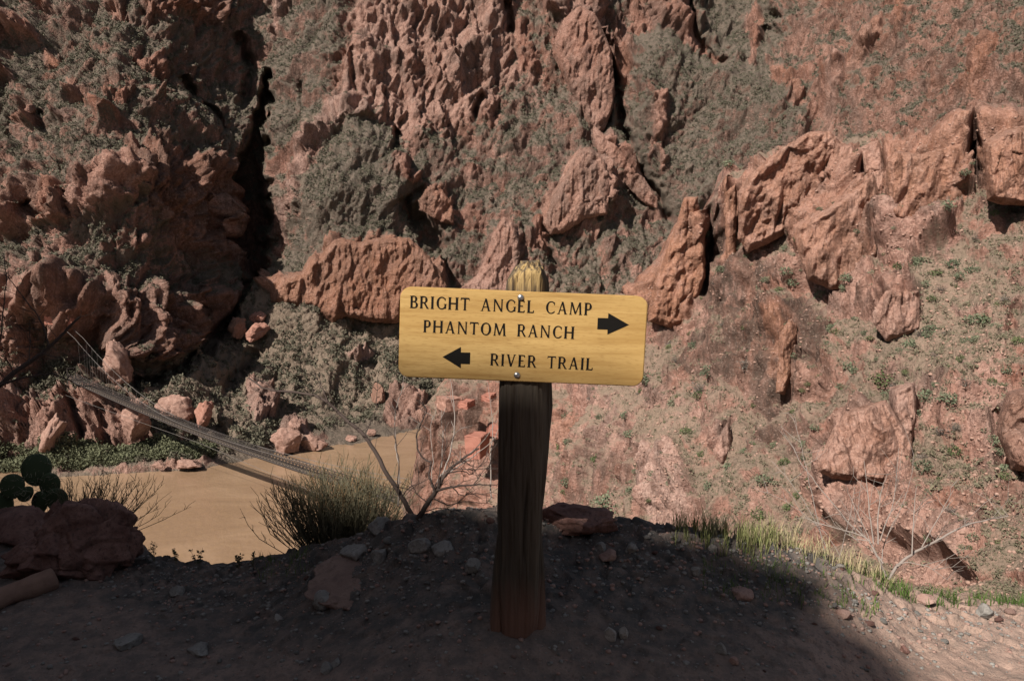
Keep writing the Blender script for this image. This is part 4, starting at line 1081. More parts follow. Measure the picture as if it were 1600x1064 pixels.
SHRUB_M = [plant_mat('sage_leaves', (0.095, 0.112, 0.070), (0.165, 0.185, 0.115)), plant_mat('green_leaves', (0.070, 0.092, 0.040), (0.115, 0.14, 0.06)), plant_mat('dry_twigs', (0.12, 0.10, 0.088), (0.19, 0.165, 0.14))]
SHRUB_L = ['grey green sage shrub on the sunlit slope right of the sign', 'green leafy shrub on the sunlit slope right of the sign', 'grey leafless shrub on the sunlit slope right of the sign']
SHRUB_G = ['sage shrubs on the near slope', 'green shrubs on the near slope', 'leafless shrubs on the near slope']
shrubs = []
for kind in range(3):
    for k in range(4):
        v, f = leaf_cloud(260 if kind < 2 else 170, 1.0, 160 + 10 * kind + k, .13 if kind < 2 else .1, .75, .35)
        if kind == 2:
            r_ = np.random.default_rng(k); ps = []
            for _ in range(60):
                d = r_.normal(size=3); d[2] = abs(d[2]) + .35; d /= np.linalg.norm(d)
                L = r_.uniform(.7, 1.15); mid = d * L * .5 + r_.normal(size=3) * .07
                ps.append((np.array([(0, 0, 0), mid, d * L + r_.normal(size=3) * .1]), np.array((.022, .016, .008))))
            tv, tf = tubes(ps, 3); f = np.concatenate([f[:60], tf + 240]); v = np.concatenate([v[:240], tv])
        shrubs.append((kind, mesh_np('shrub', v, f)))
        shrubs[-1][1].materials.append(SHRUB_M[kind])
# spots: the ones the photograph shows clearly, then a thinning spread
SEEN = [(1015,598,13,0),(1105,622,15,2),(1100,630,8,1),(985,655,7,0),(880,650,9,0),(940,655,6,0),(1185,650,7,0),(1085,690,8,1),(1002,694,8,0),(935,720,8,1),(1145,740,9,0),(960,800,18,0),(870,700,9,1),(1005,745,7,1),(1030,750,7,0),(1330,455,8,0),(1345,395,5,1),(1352,397,5,0),
 (1378,255,6,0),(1325,253,4,1),(1300,505,8,0),(1305,520,6,1),(1298,512,8,0),(1322,460,6,0),(1250,450,9,0),(1248,456,8,0),(1280,463,9,0),(1230,470,7,1),(1275,435,6,0),(1240,485,6,0),(1150,268,7,0),(1190,455,8,0),(1216,460,6,0),(1135,435,6,0),(1145,440,6,0),(1320,560,12,0),(1270,580,5,1),(1360,530,5,1),(1422,540,8,0),
 (1440,520,10,2),(1455,510,9,0),(1450,520,8,0),(1525,500,12,0),(1540,495,9,1),(1570,470,8,2),(1510,540,7,0),(1525,540,6,0),(1590,555,7,1),(1375,595,12,1),(1395,590,10,2),(1380,605,9,0),(1415,580,6,1),(1488,594,5,1),(1505,580,7,1),(1450,625,12,0),(1485,640,11,0),(1490,660,9,2),(1470,665,12,2),(1435,645,8,0),(1482,680,9,1),
 (1512,620,10,2),(1545,665,8,0),(1550,680,7,0),(1335,705,6,1),(1348,708,7,0),(1437,725,12,0),(1455,722,5,1),(1440,710,8,2),(1540,722,7,0),(1575,760,8,1),(1575,745,8,0),(1225,725,8,1),(1255,735,12,2),(1250,690,7,0),(1285,765,7,1),(1250,780,7,1),(1222,780,9,1),(1520,850,10,2),(1525,860,8,0),(1500,830,9,2),(1590,740,7,0),(1440,430,9,0),(1460,440,9,1),(1490,425,9,0),(1470,455,8,2),(1500,440,8,0),(1455,470,7,1),(1520,430,8,0),(1480,395,8,0),(1560,330,7,0),(1590,320,6,1),(1500,310,6,0),
 (1445,458,6,0),(1575,590,8,0),(1550,600,6,1),(1180,590,10,2),(1120,600,9,0),(1060,570,8,2),(1090,545,8,0),(1240,560,7,0),(1240,520,7,0),(1205,690,7,0),(1160,700,6,0),(1105,720,6,1),(1115,770,8,0),(1060,770,5,0),(1000,780,8,0),(900,760,9,0),(905,700,7,0),(1200,760,10,0),(1180,800,10,1)]
bx = [o_ for o_ in SEEN]
while len(bx) < 295:
    a, b = RNG.uniform(880, 1590), RNG.uniform(300, 880)
    c_ = np.interp(a, [p_[0] for p_ in NCREST], [p_[1] for p_ in NCREST])
    if b < c_ + 40: continue
    bx.append((a, b, 2.2 + 5 * RNG.random() ** 2, int(RNG.choice([0, 0, 1, 2]))))
done = set()
def near_at(px, py):
    j = int(np.clip(round((px - 640) / 1.8), 0, NGX.shape[1] - 1))
    i = int(np.argmin(np.abs(NGY[:, j] - py)))
    return NP_[i, j]
for px, py, rad, kind in bx:
    q = near_at(px, py)
    me = random.choice([s for s in shrubs if s[0] == kind])[1]
    o = bpy.data.objects.new('shrub', me); COL.objects.link(o)
    s = rad * q[1] / FPX * 1.3
    o.location = (q[0], q[1], q[2] - .15 * s); o.scale = (s * random.uniform(.9, 1.2), s * random.uniform(.9, 1.2), s * random.uniform(.8, 1.1)); o.rotation_euler = (0, 0, random.uniform(0, 6.28))
    tag(o, SHRUB_L[kind], 'shrub', SHRUB_G[kind])
# ------------------------------------------------------------------ suspension bridge over the river
def far_at(px, py):
    j = int(np.clip(round((px - GX0) / STEP), 0, FARP.shape[1] - 1)); i = int(np.clip(round((py + 170) / STEP), 0, FARP.shape[0] - 1))
    return FARP[i, j]
DZ = -45.0
A = Vector(unproj(112, 592, y_at_z(112, 592, -36.5))); B = Vector(unproj(640, 790, y_at_z(640, 790, -50)))
B.z = A.z
bl = (B - A).length; bd = (B - A) / bl; bn = Vector((-bd.y, bd.x, 0))
t = NT('dark_bridge_steel'); p = t.coord('Object'); t.base(t.mix(t.noise(p, 2, 3), (0.030, 0.024, 0.023), (0.060, 0.048, 0.043)), .6, .3); bsteel = t.m
t = NT('bridge_planks'); p = t.coord('Object'); t.base(t.mix(t.noise(p, 3, 3), (0.22, 0.17, 0.13), (0.33, 0.26, 0.20)), .9, .1); plank = t.m
t = NT('pale_cable'); t.base((0.17, 0.15, 0.14), .6, .3); cablem = t.m
bridge = empty('suspension_bridge', A)
tag(bridge, 'long dark steel suspension footbridge with a plank deck crossing the brown river', 'bridge')
L_ = lambda s, off, z: bd * s + bn * off + Vector((0, 0, z))
HW = .95
def camber(s): return -21 * (s / bl) + 8 * (s / bl) ** 2
NSEG = 60
sp = np.linspace(0, bl, NSEG)
V = []; F = []
for s in sp:
    for off, dz in ((-HW, 0), (HW, 0), (HW, -.12), (-HW, -.12)): V.append(L_(s, off, camber(s) + dz))
for i in range(NSEG - 1):
    a = i * 4
    F += [(a + k, a + (k + 1) % 4, a + 4 + (k + 1) % 4, a + 4 + k) for k in range(4)]
link('deck', mesh_np('deck', np.array([v[:] for v in V]), np.array(F)), plank, bridge)
for sd_ in (-1, 1):
    ps = []
    o_ = sd_ * HW
    for zr, r in ((1.62, .10), (1.05, .06), (.55, .06), (-.12, .26)):
        ps.append((np.array([L_(s, o_, camber(s) + zr)[:] for s in sp]), r))
    for s in np.arange(.6, bl, 1.2):
        ps.append((np.array([L_(s, o_, camber(s) - .3)[:], L_(s, o_, camber(s) + 1.62)[:]]), .065))
        ps.append((np.array([L_(s, o_, camber(s) - .1)[:], L_(s + 1.2, o_, camber(s + 1.2) + 1.6)[:]]), .05))
        ps.append((np.array([L_(s, o_, camber(s) + 1.6)[:], L_(s + 1.2, o_, camber(s + 1.2) - .1)[:]]), .05))
    v, f = tubes(ps, 4); link('railing', mesh_np('railing', v, f), bsteel, bridge)
anchA = Vector(unproj(97, 505, A.y + 6)) - A
def cable_z(s):
    u = s / bl
    return camber(s) + 1.2 + (15.5 * ((.45 - u) / .45) ** 2 if u < .45 else 3.5 * ((u - .45) / .55) ** 2)
for sd_ in (-1, 1):
    pts = [anchA[:] if False else (anchA + bn * sd_ * 1.2)[:]] + [L_(s, sd_ * (HW + .25), cable_z(s))[:] for s in np.linspace(6, bl - 1, 50)]
    ps = [(np.array(pts), .055)]
    ps += [(np.array([L_(s, sd_ * (HW + .25), cable_z(s))[:], L_(s, sd_ * HW, camber(s) + 1.6)[:]]), .022) for s in np.arange(8, bl - 2, 3.0) if cable_z(s) > camber(s) + 1.8]
    v, f = tubes(ps, 4); link('main_cable', mesh_np('main_cable', v, f), cablem, bridge)
    wz = lambda s: camber(s) - 1.2 - 2.5 * abs((s - bl * .5) / (bl * .5)) ** 1.5
    ps = [(np.array([L_(s, sd_ * (2.5 + 3 * abs(s / bl - .5)), wz(s))[:] for s in np.linspace(4, bl - 4, 40)]), .04)]
    v, f = tubes(ps, 4); link('wind_cable', mesh_np('wind_cable', v, f), cablem, bridge)
# far end frame
ps = []
for sd_ in (-1, 1):
    ps.append((np.array([L_(0, sd_ * (HW + .2), -1.5)[:], L_(0, sd_ * (HW + .2), 3.4)[:]]), .16))
ps.append((np.array([L_(0, -HW - .4, 3.3)[:], L_(0, HW + .4, 3.3)[:]]), .16))
v, f = tubes(ps, 6); link('portal_frame', mesh_np('portal_frame', v, f), bsteel, bridge)

# orange concrete blocks that hold the cables and the trail
t = NT('orange_concrete'); p = t.coord('Object')
c = t.mix(t.noise(p, .8, 4, .6), (0.30, 0.122, 0.088), (0.38, 0.178, 0.135)); c = t.mix(t.ramp(t.noise(p, 3, 4, .7), (.5, 0), (.75, .5)), c, (0.30, 0.10, 0.07))
t.bump(t.noise(p, 4, 4), .4, .05); t.base(c, .9, .15); orange = t.m
def block(px0, px1, py0, py1, y, depth, yaw, label, cat='concrete block', taper=0.0, foot=3.0, mat=None):
    """a rough concrete block whose front covers the given part of the photograph"""
    wd = (px1 - px0) * y / FPX; c_ = unproj((px0 + px1) / 2, py1, y); h = float(unproj((px0 + px1) / 2, py0, y)[2] - c_[2])
    bm = bmesh.new(); bmesh.ops.create_cube(bm, size=1)
    for v in bm.verts:
        k = 1 - taper * (0 if v.co.z > 0 else 1)
        v.co = Vector((v.co.x * wd * k, v.co.y * depth + depth * .4, (v.co.z + .5) * h if v.co.z > 0 else -foot * 0))
    bmesh.ops.bevel(bm, geom=list(bm.edges), offset=.08, segments=1, affect='EDGES')
    bmesh.ops.subdivide_edges(bm, edges=list(bm.edges), cuts=3, use_grid_fill=True)
    for v in bm.verts: v.co += Vector([random.uniform(-.12, .12) for _ in range(3)])
    me = bpy.data.meshes.new('anchor_block'); bm.to_mesh(me); bm.free()
    o = link('anchor_block' if mat is None else 'trail_wall', me, mat or orange, None, False)
    o.location = Vector(c_); o.rotation_euler = (0, 0, yaw)
    tag(o, label, cat, 'orange concrete blocks of the bridge')
t = NT('pink_wall_stone'); p = t.coord('Object')
c = t.mix(t.ramp(t.voro(p, 1.4, 'F1'), (.1, 0), (.6, 1)), (0.40, 0.23, 0.18), (0.27, 0.15, 0.115)); t.bump(t.noise(p, 3, 4), .6, .1); t.base(c, .95, .1); wall_stone = t.m
block(72, 112, 490, 507, float(min(far_at(92 + dx_, 505 + dy_)[1] for dx_ in (-16, 0, 16) for dy_ in (-8, 2, 14))) - 3.5, 6, .12, 'flat orange concrete block high on the far bank above the bridge end')
yb1 = 119
block(726, 754, 682, 716, yb1, 4, -.35, 'largest orange concrete block beside the post, below the stone trail wall', taper=.2)
block(761, 790, 669, 684, yb1 + 4, 4, -.2, 'low orange block half hidden behind the post')
block(752, 768, 618, 627, yb1 + 6, 3, -.3, 'small orange block under the sign board, close to the post')
block(694, 722, 623, 642, yb1 + 5, 4, .5, 'pale orange stone trail wall left of the post', 'trail wall', mat=wall_stone)
block(716, 732, 628, 638, yb1 + 4, 3, -.4, 'dark red block at the end of the pale trail wall')

# ------------------------------------------------------------------ boulders and rock towers by the river
def rock_material(name, a, b, dk, sc):
    t = NT(name); p = t.coord('Object')
    n1 = t.noise(p, 1.2 / sc, 5, .65); n2 = t.noise(p, 7 / sc, 4, .7)
    c = t.mix(t.ramp(n1, (.35, 0), (.65, 1)), a, b)
    c = t.mix(t.ramp(n2, (.5, 0), (.68, .8)), c, dk)
    t.bump(t.math('ADD', n1, t.math('MULTIPLY', n2, .6)), .8, .12 * sc)
    return t.base(c, .92, .15)
def rock_mesh(name, seed, dims, sub=4, rough=1.0, base_flat=.35):
    bm = bmesh.new(); bmesh.ops.create_icosphere(bm, subdivisions=sub, radius=1)
    v = np.array([q.co[:] for q in bm.verts]); f = np.array([[q.index for q in fa.verts] for fa in bm.faces]); bm.free()
    # cut the ball with random planes: flat broken faces and sharp edges
    g_ = np.random.default_rng(seed)
    for _ in range(11):
        n_ = g_.normal(size=3); n_ /= np.linalg.norm(n_); h_ = g_.uniform(.50, .85)
        dd = v @ n_ - h_
        v = v - np.maximum(dd, 0)[:, None] * n_[None] * .97
    o2, t2, e2 = facets(v * 2.4 + seed * 3.1, seed + 1)
    r_ = 1.18 + rough * (.05 * o2 + .12 * t2 - .04 * (1 - sstep(0, .12, e2)) + .14 * fbm(v * 2.2 + seed, 5, seed + 2, .62))
    v = v * r_[:, None]
    v[:, 2] = np.maximum(v[:, 2], -base_flat)
    return mesh_np(name, v * np.array(dims), f, False)
red_rock = rock_material('red_boulder', (0.27, 0.125, 0.092), (0.40, 0.215, 0.165), (0.13, 0.075, 0.058), 1.3)
pale_rock = rock_material('pale_boulder', (0.23, 0.13, 0.10), (0.36, 0.225, 0.18), (0.10, 0.058, 0.046), 1.3)
brown_rock = rock_material('brown_boulder', (0.17, 0.098, 0.072), (0.27, 0.15, 0.11), (0.09, 0.06, 0.046), 1.3)
def far_boulder(px, py, rw, rh, mat, label, name='boulder', cat='boulder', seed=1, push=2.0, tilt=0.0):
    """centre and half sizes measured in the photograph"""
    q = far_at(px, py + rh * .8)
    k = q[1] / FPX
    o = link(name, rock_mesh(name, seed, (rw * k * 1.05, (rw + rh) * .5 * k, rh * k * 1.1), 5, 1.35, .8), mat)
    c_ = unproj(px, py, q[1] - push)
    o.location = Vector(c_); o.rotation_euler = (0, tilt, 0)
    tag(o, label, cat, None)
far_boulder(372, 513, 12, 16, brown_rock, 'dark rounded boulder, left one of the pile at the gully mouth', seed=3, tilt=.4)
far_boulder(398, 520, 20, 13, red_rock, 'long reddish boulder, lowest of the pile at the gully mouth', seed=4, tilt=-.5)
far_boulder(404, 500, 12, 10, red_rock, 'small red boulder, right one of the pile at the gully mouth', seed=5)
far_boulder(392, 481, 15, 9, pale_rock, 'pale flat boulder on top of the pile at the gully mouth', seed=6, tilt=.2)
far_boulder(181, 573, 17, 34, pale_rock, 'leaning pale rock tower just right of the far bridge end', 'rock_tower', 'rock tower', 7, 3, -.22)
far_boulder(213, 664, 19, 30, pale_rock, 'tall blocky rock under the bridge by the river thicket', 'rock_tower', 'rock tower', 8, 3, .05)
far_boulder(273, 641, 24, 20, pale_rock, 'broad pale rock block behind the bridge railing', seed=9)
far_boulder(318, 652, 12, 22, red_rock, 'narrow pointed rock right of the broad block behind the bridge', 'rock_tower', 'rock tower', 10, 2, .2)
far_boulder(83, 676, 13, 32, pale_rock, 'whitish rock fin standing behind the cactus', 'rock_tower', 'rock tower', 11, 3, .3)
far_boulder(450, 690, 22, 18, pale_rock, 'large pale shore boulder right of the bridge', seed=12, push=3)
far_boulder(490, 692, 18, 14, pale_rock, 'low pale shore boulder at the right end of the shore rocks', seed=13, push=3)
far_boulder(462, 665, 9, 10, pale_rock, 'small knob of rock on top of the pale shore boulder', seed=14, push=3)
far_boulder(592, 616, 11, 14, brown_rock, 'angular brown boulder on the green slope left of the sign corner', seed=15)
far_boulder(295, 724, 20, 7, pale_rock, 'flat pale stones on the sandy shore under the bridge', seed=16)
far_boulder(250, 728, 10, 4, pale_rock, 'small flat shore stone left of the bridge shadow', seed=17)
far_boulder(550, 685, 8, 5, pale_rock, 'small pale stone at the water right of the shore boulders', seed=18)
far_boulder(579, 676, 7, 5, pale_rock, 'round pale stone at the water below the brown boulder', seed=19)

# ------------------------------------------------------------------ foreground: rocks
fg_red = rock_material('foreground_red_rock', (0.13, 0.066, 0.055), (0.25, 0.14, 0.118), (0.07, 0.046, 0.04), .12)
fg_slab = rock_material('dusty_slab', (0.20, 0.13, 0.108), (0.28, 0.19, 0.155), (0.15, 0.10, 0.085), .3)
fg_grey = rock_material('foreground_grey_stone', (0.20, 0.185, 0.17), (0.30, 0.28, 0.26), (0.13, 0.115, 0.105), .12)
fg_pale = rock_material('foreground_pale_stone', (0.27, 0.245, 0.22), (0.38, 0.34, 0.31), (0.18, 0.16, 0.145), .12)
fg_pink = rock_material('foreground_pink_stone', (0.29, 0.175, 0.145), (0.38, 0.255, 0.215), (0.19, 0.115, 0.092), .12)
def ground_rock(px, py, rw, rh, mat, label, seed, name='stone', cat='stone', dep=1.0, rot=0.0, sub=4, rough=.75, group=None, sink=.35, y=None):
    """px,py: where the stone's middle shows; rw,rh half sizes, all in photograph pixels"""
    q = hit_ground(px, py + rh * .6) if y is None else Vector(unproj(px, py + rh * .6, y))
    k = q.y / FPX
    o = link(name, rock_mesh(name, seed, (rw * k * 1.1, rw * k * dep, rh * k * 1.5), sub, rough, .5), mat)
    o.location = (q.x, q.y + rw * k * dep * .3, q.z + rh * k * .35); o.rotation_euler = (0, 0, rot)
    return tag(o, label, cat, group)
ground_rock(112, 862, 88, 52, fg_red, 'big craggy red boulder on the shaded bank at the left', 21, 'boulder', 'boulder', .8, sub=6, rough=2.0)
ground_rock(15, 828, 48, 22, fg_red, 'flat topped red rock at the left picture edge behind the log', 22, 'boulder', 'boulder', 1, sub=4)
ground_rock(900, 812, 62, 19, fg_red, 'rounded red boulder on the crest right behind the post', 29, 'boulder', 'boulder', .7, sub=5, rough=1.5)
ground_rock(560, 908, 70, 10, fg_slab, 'wide flat dusty red slab in the ground left of the post', 24, 'slab', 'rock slab', .9, rough=.7, sub=5)
_sl = COL.objects['slab']; _sl.rotation_euler = (.30, -.05, .2); _sl.location.z -= .012; _sl.location.y += .03
ground_rock(506, 938, 15, 11, fg_grey, 'angular grey stone leaning on the flat slab', 25)
ground_rock(956, 993, 10, 9, fg_pale, 'pale stone right of the post, left one of a touching pair', 26)
ground_rock(975, 990, 9, 8, fg_pale, 'pale stone right of the post, right one of a touching pair', 27)
ground_rock(1158, 928, 17, 10, fg_pink, 'smooth oval stone in the shade right of the post', 28, rough=.6)
ground_rock(1318, 959, 11, 7, fg_pink, 'pink stone lying where the sunlit ground begins', 29)
ground_rock(1415, 1015, 6, 5, fg_red, 'small red stone alone on the sunlit trail', 30)
ground_rock(1538, 955, 13, 11, fg_grey, 'blocky grey stone at the sunlit trail edge', 31)
ground_rock(1450, 938, 13, 6, fg_pink, 'pink stone at the sunlit trail edge beside the grass', 32)
ground_rock(1535, 915, 20, 6, fg_pink, 'flat pink stone behind the blocky grey stone', 33)
ground_rock(740, 886, 11, 9, fg_grey, 'dark grey stone close to the left side of the post', 34)
ground_rock(590, 822, 17, 13, fg_grey, 'dark pointed stone on the crest beside the broom bush', 35)
ground_rock(690, 858, 18, 8, fg_grey, 'flat grey stone on the bank below the bare bush', 36)
ground_rock(655, 853, 15, 9, fg_grey, 'grey stone on the bank just left of the flat grey one', 37)
ground_rock(595, 868, 14, 10, fg_grey, 'rough grey stone above the flat red slab', 38)
ground_rock(550, 865, 26, 10, fg_grey, 'long dark stone half buried left of the rough grey one', 39)
ground_rock(308, 1018, 17, 7, fg_grey, 'flat dark stone in the shaded ground at the lower left', 40)
ground_rock(200, 1005, 20, 7, fg_grey, 'long low grey stone at the lower left', 41)
ground_rock(275, 925, 10, 7, fg_grey, 'grey stone below the dip of the bank', 42)
ground_rock(508, 1046, 9, 8, fg_grey, 'grey stone at the lower edge left of the post', 43)
ground_rock(525, 1036, 9, 6, fg_grey, 'second grey stone touching the one at the lower edge', 44)
ground_rock(985, 858, 9, 7, fg_grey, 'bluish grey stone on the crest right of the red boulder', 45)
ground_rock(940, 858, 9, 7, fg_grey, 'dark stone on the crest in front of the red boulder', 46)
ground_rock(1088, 893, 9, 6, fg_grey, 'dark stone in the shade above the oval stone', 47)
ground_rock(1112, 858, 7, 6, fg_pale, 'whitish stone at the crest by the grass', 48)
ground_rock(1128, 840, 8, 4, fg_pale, 'flat white stone at the crest by the grass', 49)
ground_rock(1128, 1015, 8, 8, fg_grey, 'round dark stone low in the shade right of the post', 50)
ground_rock(1147, 1034, 7, 5, fg_pink, 'brown stone just below the round dark stone', 51)
ground_rock(433, 968, 8, 6, fg_pale, 'light stone in the shaded ground left of the slab', 52)
ground_rock(950, 868, 12, 7, fg_pink, 'pinkish stone right behind the post foot', 53)
# countless small loose stones: the larger ones one by one
stone_meshes = []
for k in range(10):
    me = rock_mesh('stone', 200 + k, (1, .85, .62), 2, 1.1, .5); me.materials.append((fg_grey, fg_grey, fg_pink, fg_red, fg_grey, fg_pale, fg_grey, fg_red, fg_grey, fg_grey)[k]); stone_meshes.append(me)
cnt = 0
while cnt < 255:
    px = RNG.uniform(-20, 1620)
    cr_ = float(np.interp(px, _cx, _cr))
    if RNG.random() < .62: py = cr_ + 6 + abs(RNG.normal()) * 38
    else: py = RNG.uniform(cr_ + 5, 1060)
    if py > 1062: continue
    q = hit_ground(px, py)
    s = (1.5 + 5.2 * RNG.random() ** 3) * q.y / FPX * (1.25 if py < cr_ + 80 else .9)
    o = bpy.data.objects.new('stone', stone_meshes[RNG.integers(0, 10)]); COL.objects.link(o)
    o.location = (q.x, q.y, float(ground_z(q.x, q.y)) + s * .25); o.scale = (s, s, s); o.rotation_euler = (RNG.uniform(-.3, .3), RNG.uniform(-.3, .3), RNG.uniform(0, 6.28))
    tag(o, 'small loose stone lying on the dirt around the signpost', 'small stone', 'small loose stones on the dirt'); cnt += 1
# gravel
n = 10000
px = RNG.uniform(-60, 1660, n); yy = np.where(RNG.random(n) < .45, RNG.uniform(2.0, 3.6, n), 0)
yc_, _ = crest(px)
yy = np.where(yy > 0, yy, yc_ - np.abs(RNG.normal(size=n)) * .28 + .05)
keepg = (px < 1330) | (yy < yc_ - .1)
px, yy = px[keepg], yy[keepg]; n = len(px)
X = (px - 800) / FPX * yy
pos = np.stack([X, yy, ground_z(X, yy) + .001], -1)
sc = .0025 + .011 * RNG.random(n) ** 4
half = RNG.random(n) < .6
for sel, mat, nm, lb in ((half, fg_grey, 'gravel', 'grey gravel strewn over the shaded trail edge'), (~half, fg_pink, 'gravel', 'pinkish gravel strewn over the trail edge')):
    V, F = scatter_mesh(chunks, pos[sel], sc[sel], RNG.random(sel.sum()) * 6.28)
    o = link(nm, mesh_np(nm, V, F), mat); tag(o, lb, 'gravel', kind='stuff')

# fallen log at the left edge
t = NT('log_wood'); p = t.coord('Object', (1, .05, 1)); n1 = t.noise(p, 40, 4, .6)
t.bump(n1, .7, .01); t.base(t.mix(n1, (0.15, 0.085, 0.065), (0.31, 0.19, 0.145)), .9, .15); logm = t.m
a = hit_ground(-60, 975) + Vector((0, 0, .03)); b = hit_ground(88, 912) + Vector((0, -.02, .045))
fs = np.linspace(0, 1, 24)
pp = np.array([(a + (b - a) * f)[:] for f in fs]); pp[:, 2] += .01 * np.sin(fs * 5)
v, f = tubes([(np.concatenate([pp[:1] , pp, pp[-1:] + (pp[-1:] - pp[-2:-1]) * .05]), np.r_[.001, .050 + .005 * np.sin(fs * 9), .002])], 18)
v = v + .004 * np.stack([perlin(v * 20, 3), perlin(v * 20, 4), perlin(v * 20, 5)], -1)
o = link('log', mesh_np('log', v, f, True), logm); tag(o, 'reddish weathered log lying at the lower left against the boulder', 'log')

# ------------------------------------------------------------------ foreground: plants
def stemmat(name, a, b): 
    t = NT(name); p = t.coord('Object'); return t.base(t.mix(t.noise(p, 6, 3), a, b), .85, .15)
broom_m = stemmat('broom_stems', (0.10, 0.094, 0.060), (0.20, 0.172, 0.11))
broom_t = stemmat('broom_tips', (0.17, 0.105, 0.055), (0.24, 0.155, 0.08))
bark_dark = stemmat('dark_bark', (0.05, 0.036, 0.032), (0.095, 0.07, 0.06))
bark_pale = stemmat('pale_twigs', (0.22, 0.18, 0.16), (0.33, 0.28, 0.25))
dry_stalk = stemmat('dry_stalks', (0.20, 0.15, 0.09), (0.30, 0.23, 0.14))
def broom(px, py, y, hpx, spread, n, seed, name, label, cat='bush', tip_share=.3, lean=0):
    """a bush of many thin upright stems; base at a photograph pixel, height in pixels"""
    r_ = np.random.default_rng(seed)
    b0 = unproj(px, py, y); k = y / FPX; H = hpx * k; S_ = spread * k
    root = empty(name, Vector(b0)); tag(root, label, cat)
    body, tips = [], []
    for i in range(n):
        u = r_.normal() * .45; v_ = r_.normal() * .45
        L = H * r_.uniform(.55, 1.08) * (1 - .22 * u * u)
        bx_ = np.array((u * S_ * .42, v_ * S_ * .3, -.02))
        top_ = np.array((u * S_ * 1.15 + lean * S_ + r_.normal() * .12 * S_, v_ * S_ * .75, L))
        mid = bx_ + (top_ - bx_) * .5 + np.array((u * S_ * .1, 0, L * .06)) + r_.normal(size=3) * .045 * H
        pts_ = np.array([bx_, bx_ * .6 + mid * .4, mid, mid * .5 + top_ * .5 + r_.normal(size=3) * .03 * H, top_])
        body.append((pts_, np.array((.0026, .0023, .0020, .0015, .0008))))
        for _ in range(6):
            f_ = r_.uniform(.25, .95); i0 = int(f_ * 4); q = pts_[i0] + (pts_[i0 + 1] - pts_[i0]) * (f_ * 4 - i0)
            d = np.array((r_.normal() * .35 + u * .4, r_.normal() * .35, 1.0)); d /= np.linalg.norm(d)
            l = H * r_.uniform(.08, .22)
            tw = (np.array([q, q + d * l * .5 + r_.normal(size=3) * .006, q + d * l + r_.normal(size=3) * .01]), np.array((.0017, .0014, .0008)))
            (tips if (r_.random() < tip_share and q[2] > .55 * H) else body).append(tw)
    v, f = tubes(body, 3); v2, f2 = tubes(tips, 3); nb0 = len(f)
    me = mesh_np('stems', np.concatenate([v, v2]), np.concatenate([f, f2 + len(v)]))
    me.materials.append(broom_m); me.materials.append(broom_t)
    mi = np.zeros(len(me.polygons), np.int32); mi[nb0:] = 1; me.polygons.foreach_set('material_index', mi)
    link('stems', me, None, root)
    return root
broom(535, 872, 3.85, 145, 112, 480, 5, 'broom_bush', 'large dark broom like bush at the crest left of the post')
broom(140, 835, 4.35, 95, 90, 110, 6, 'broom_bush', 'small bare broom bush behind the big red boulder', lean=.25)
def branches(name, label, specs, y, mat, seed, twig=26, cat='bare shrub', tw_len=(18, 60), mat2=None):
    """specs: list of (points in photograph pixels, start radius px, distance offset); random twigs grow from them"""
    r_ = np.random.default_rng(seed)
    first = Vector(unproj(specs[0][0][0][0], specs[0][0][0][1], y))
    root = empty(name, first); tag(root, label, cat)
    k = y / FPX; big, small = [], []
    for pts_, r0, dy in specs:
        pa = np.array(pts_, float); m = len(pa)
        W_ = unproj(pa[:, 0], pa[:, 1], y + np.linspace(0, dy, m)) - np.array(first)
        # resample smoothly
        s = np.linspace(0, m - 1, (m - 1) * 4 + 1)
        Wr = np.stack([np.interp(s, np.arange(m), W_[:, c_]) for c_ in range(3)], -1)
        Wr[1:-1] = (Wr[:-2] + 2 * Wr[1:-1] + Wr[2:]) / 4 + r_.normal(size=Wr[1:-1].shape) * .0015
        big.append((Wr, np.linspace(r0, max(.32, r0 * .3), len(Wr)) * k))
        nt = max(1, int(twig * m / 8)) if twig else 0
        for _ in range(nt):
            i0 = r_.integers(len(Wr) // 4, len(Wr)); q = Wr[i0]
            tdir = Wr[min(i0 + 1, len(Wr) - 1)] - Wr[max(i0 - 1, 0)]; tdir /= np.linalg.norm(tdir) + 1e-9
            d = tdir * .6 + np.array((r_.normal() * .6, r_.normal() * .5, r_.normal() * .5 + .25)); d /= np.linalg.norm(d)
            l = r_.uniform(*tw_len) * k
            e1 = q + d * l * .5 + r_.normal(size=3) * l * .06; e2 = q + d * l + r_.normal(size=3) * l * .12
            small.append((np.array([q, e1, e2]), np.array((.50, .40, .22)) * k * 1.15))
            if r_.random() < .6:
                d2 = d + r_.normal(size=3) * .6; d2 /= np.linalg.norm(d2)
                small.append((np.array([e1, e1 + d2 * l * .45]), np.array((.36, .2)) * k * 1.15))
    v, f = tubes(big, 6)
    if small:
        v2, f2 = tubes(small, 3); f = np.concatenate([f, f2 + len(v)]); v = np.concatenate([v, v2])
    link('branches', mesh_np('branches', v, f, True), mat, root)
    return root
branches('bare_shrub', 'dark leafless shrub arching left from the crest beside the post', [
    ([(646, 810), (628, 776), (606, 742), (590, 712), (570, 680), (548, 662), (532, 648), (512, 628), (492, 618), (462, 613), (432, 611), (410, 606), (388, 590)], 4.2, .25),
    ([(512, 628), (506, 612), (498, 598), (490, 582)], 1.3, .05), ([(432, 611), (418, 600), (400, 592)], .9, 0), ([(570, 680), (580, 655), (588, 640), (590, 600)], .9, .05), ([(628, 776), (640, 760), (655, 755), (670, 748)], 1.0, -.1),
    ([(620, 770), (624, 720), (618, 690), (616, 650), (622, 620), (640, 600)], 1.1, .1), ([(548, 662), (520, 650), (480, 648)], .7, 0)], 3.5, bark_dark, 11, 8, tw_len=(14, 48))
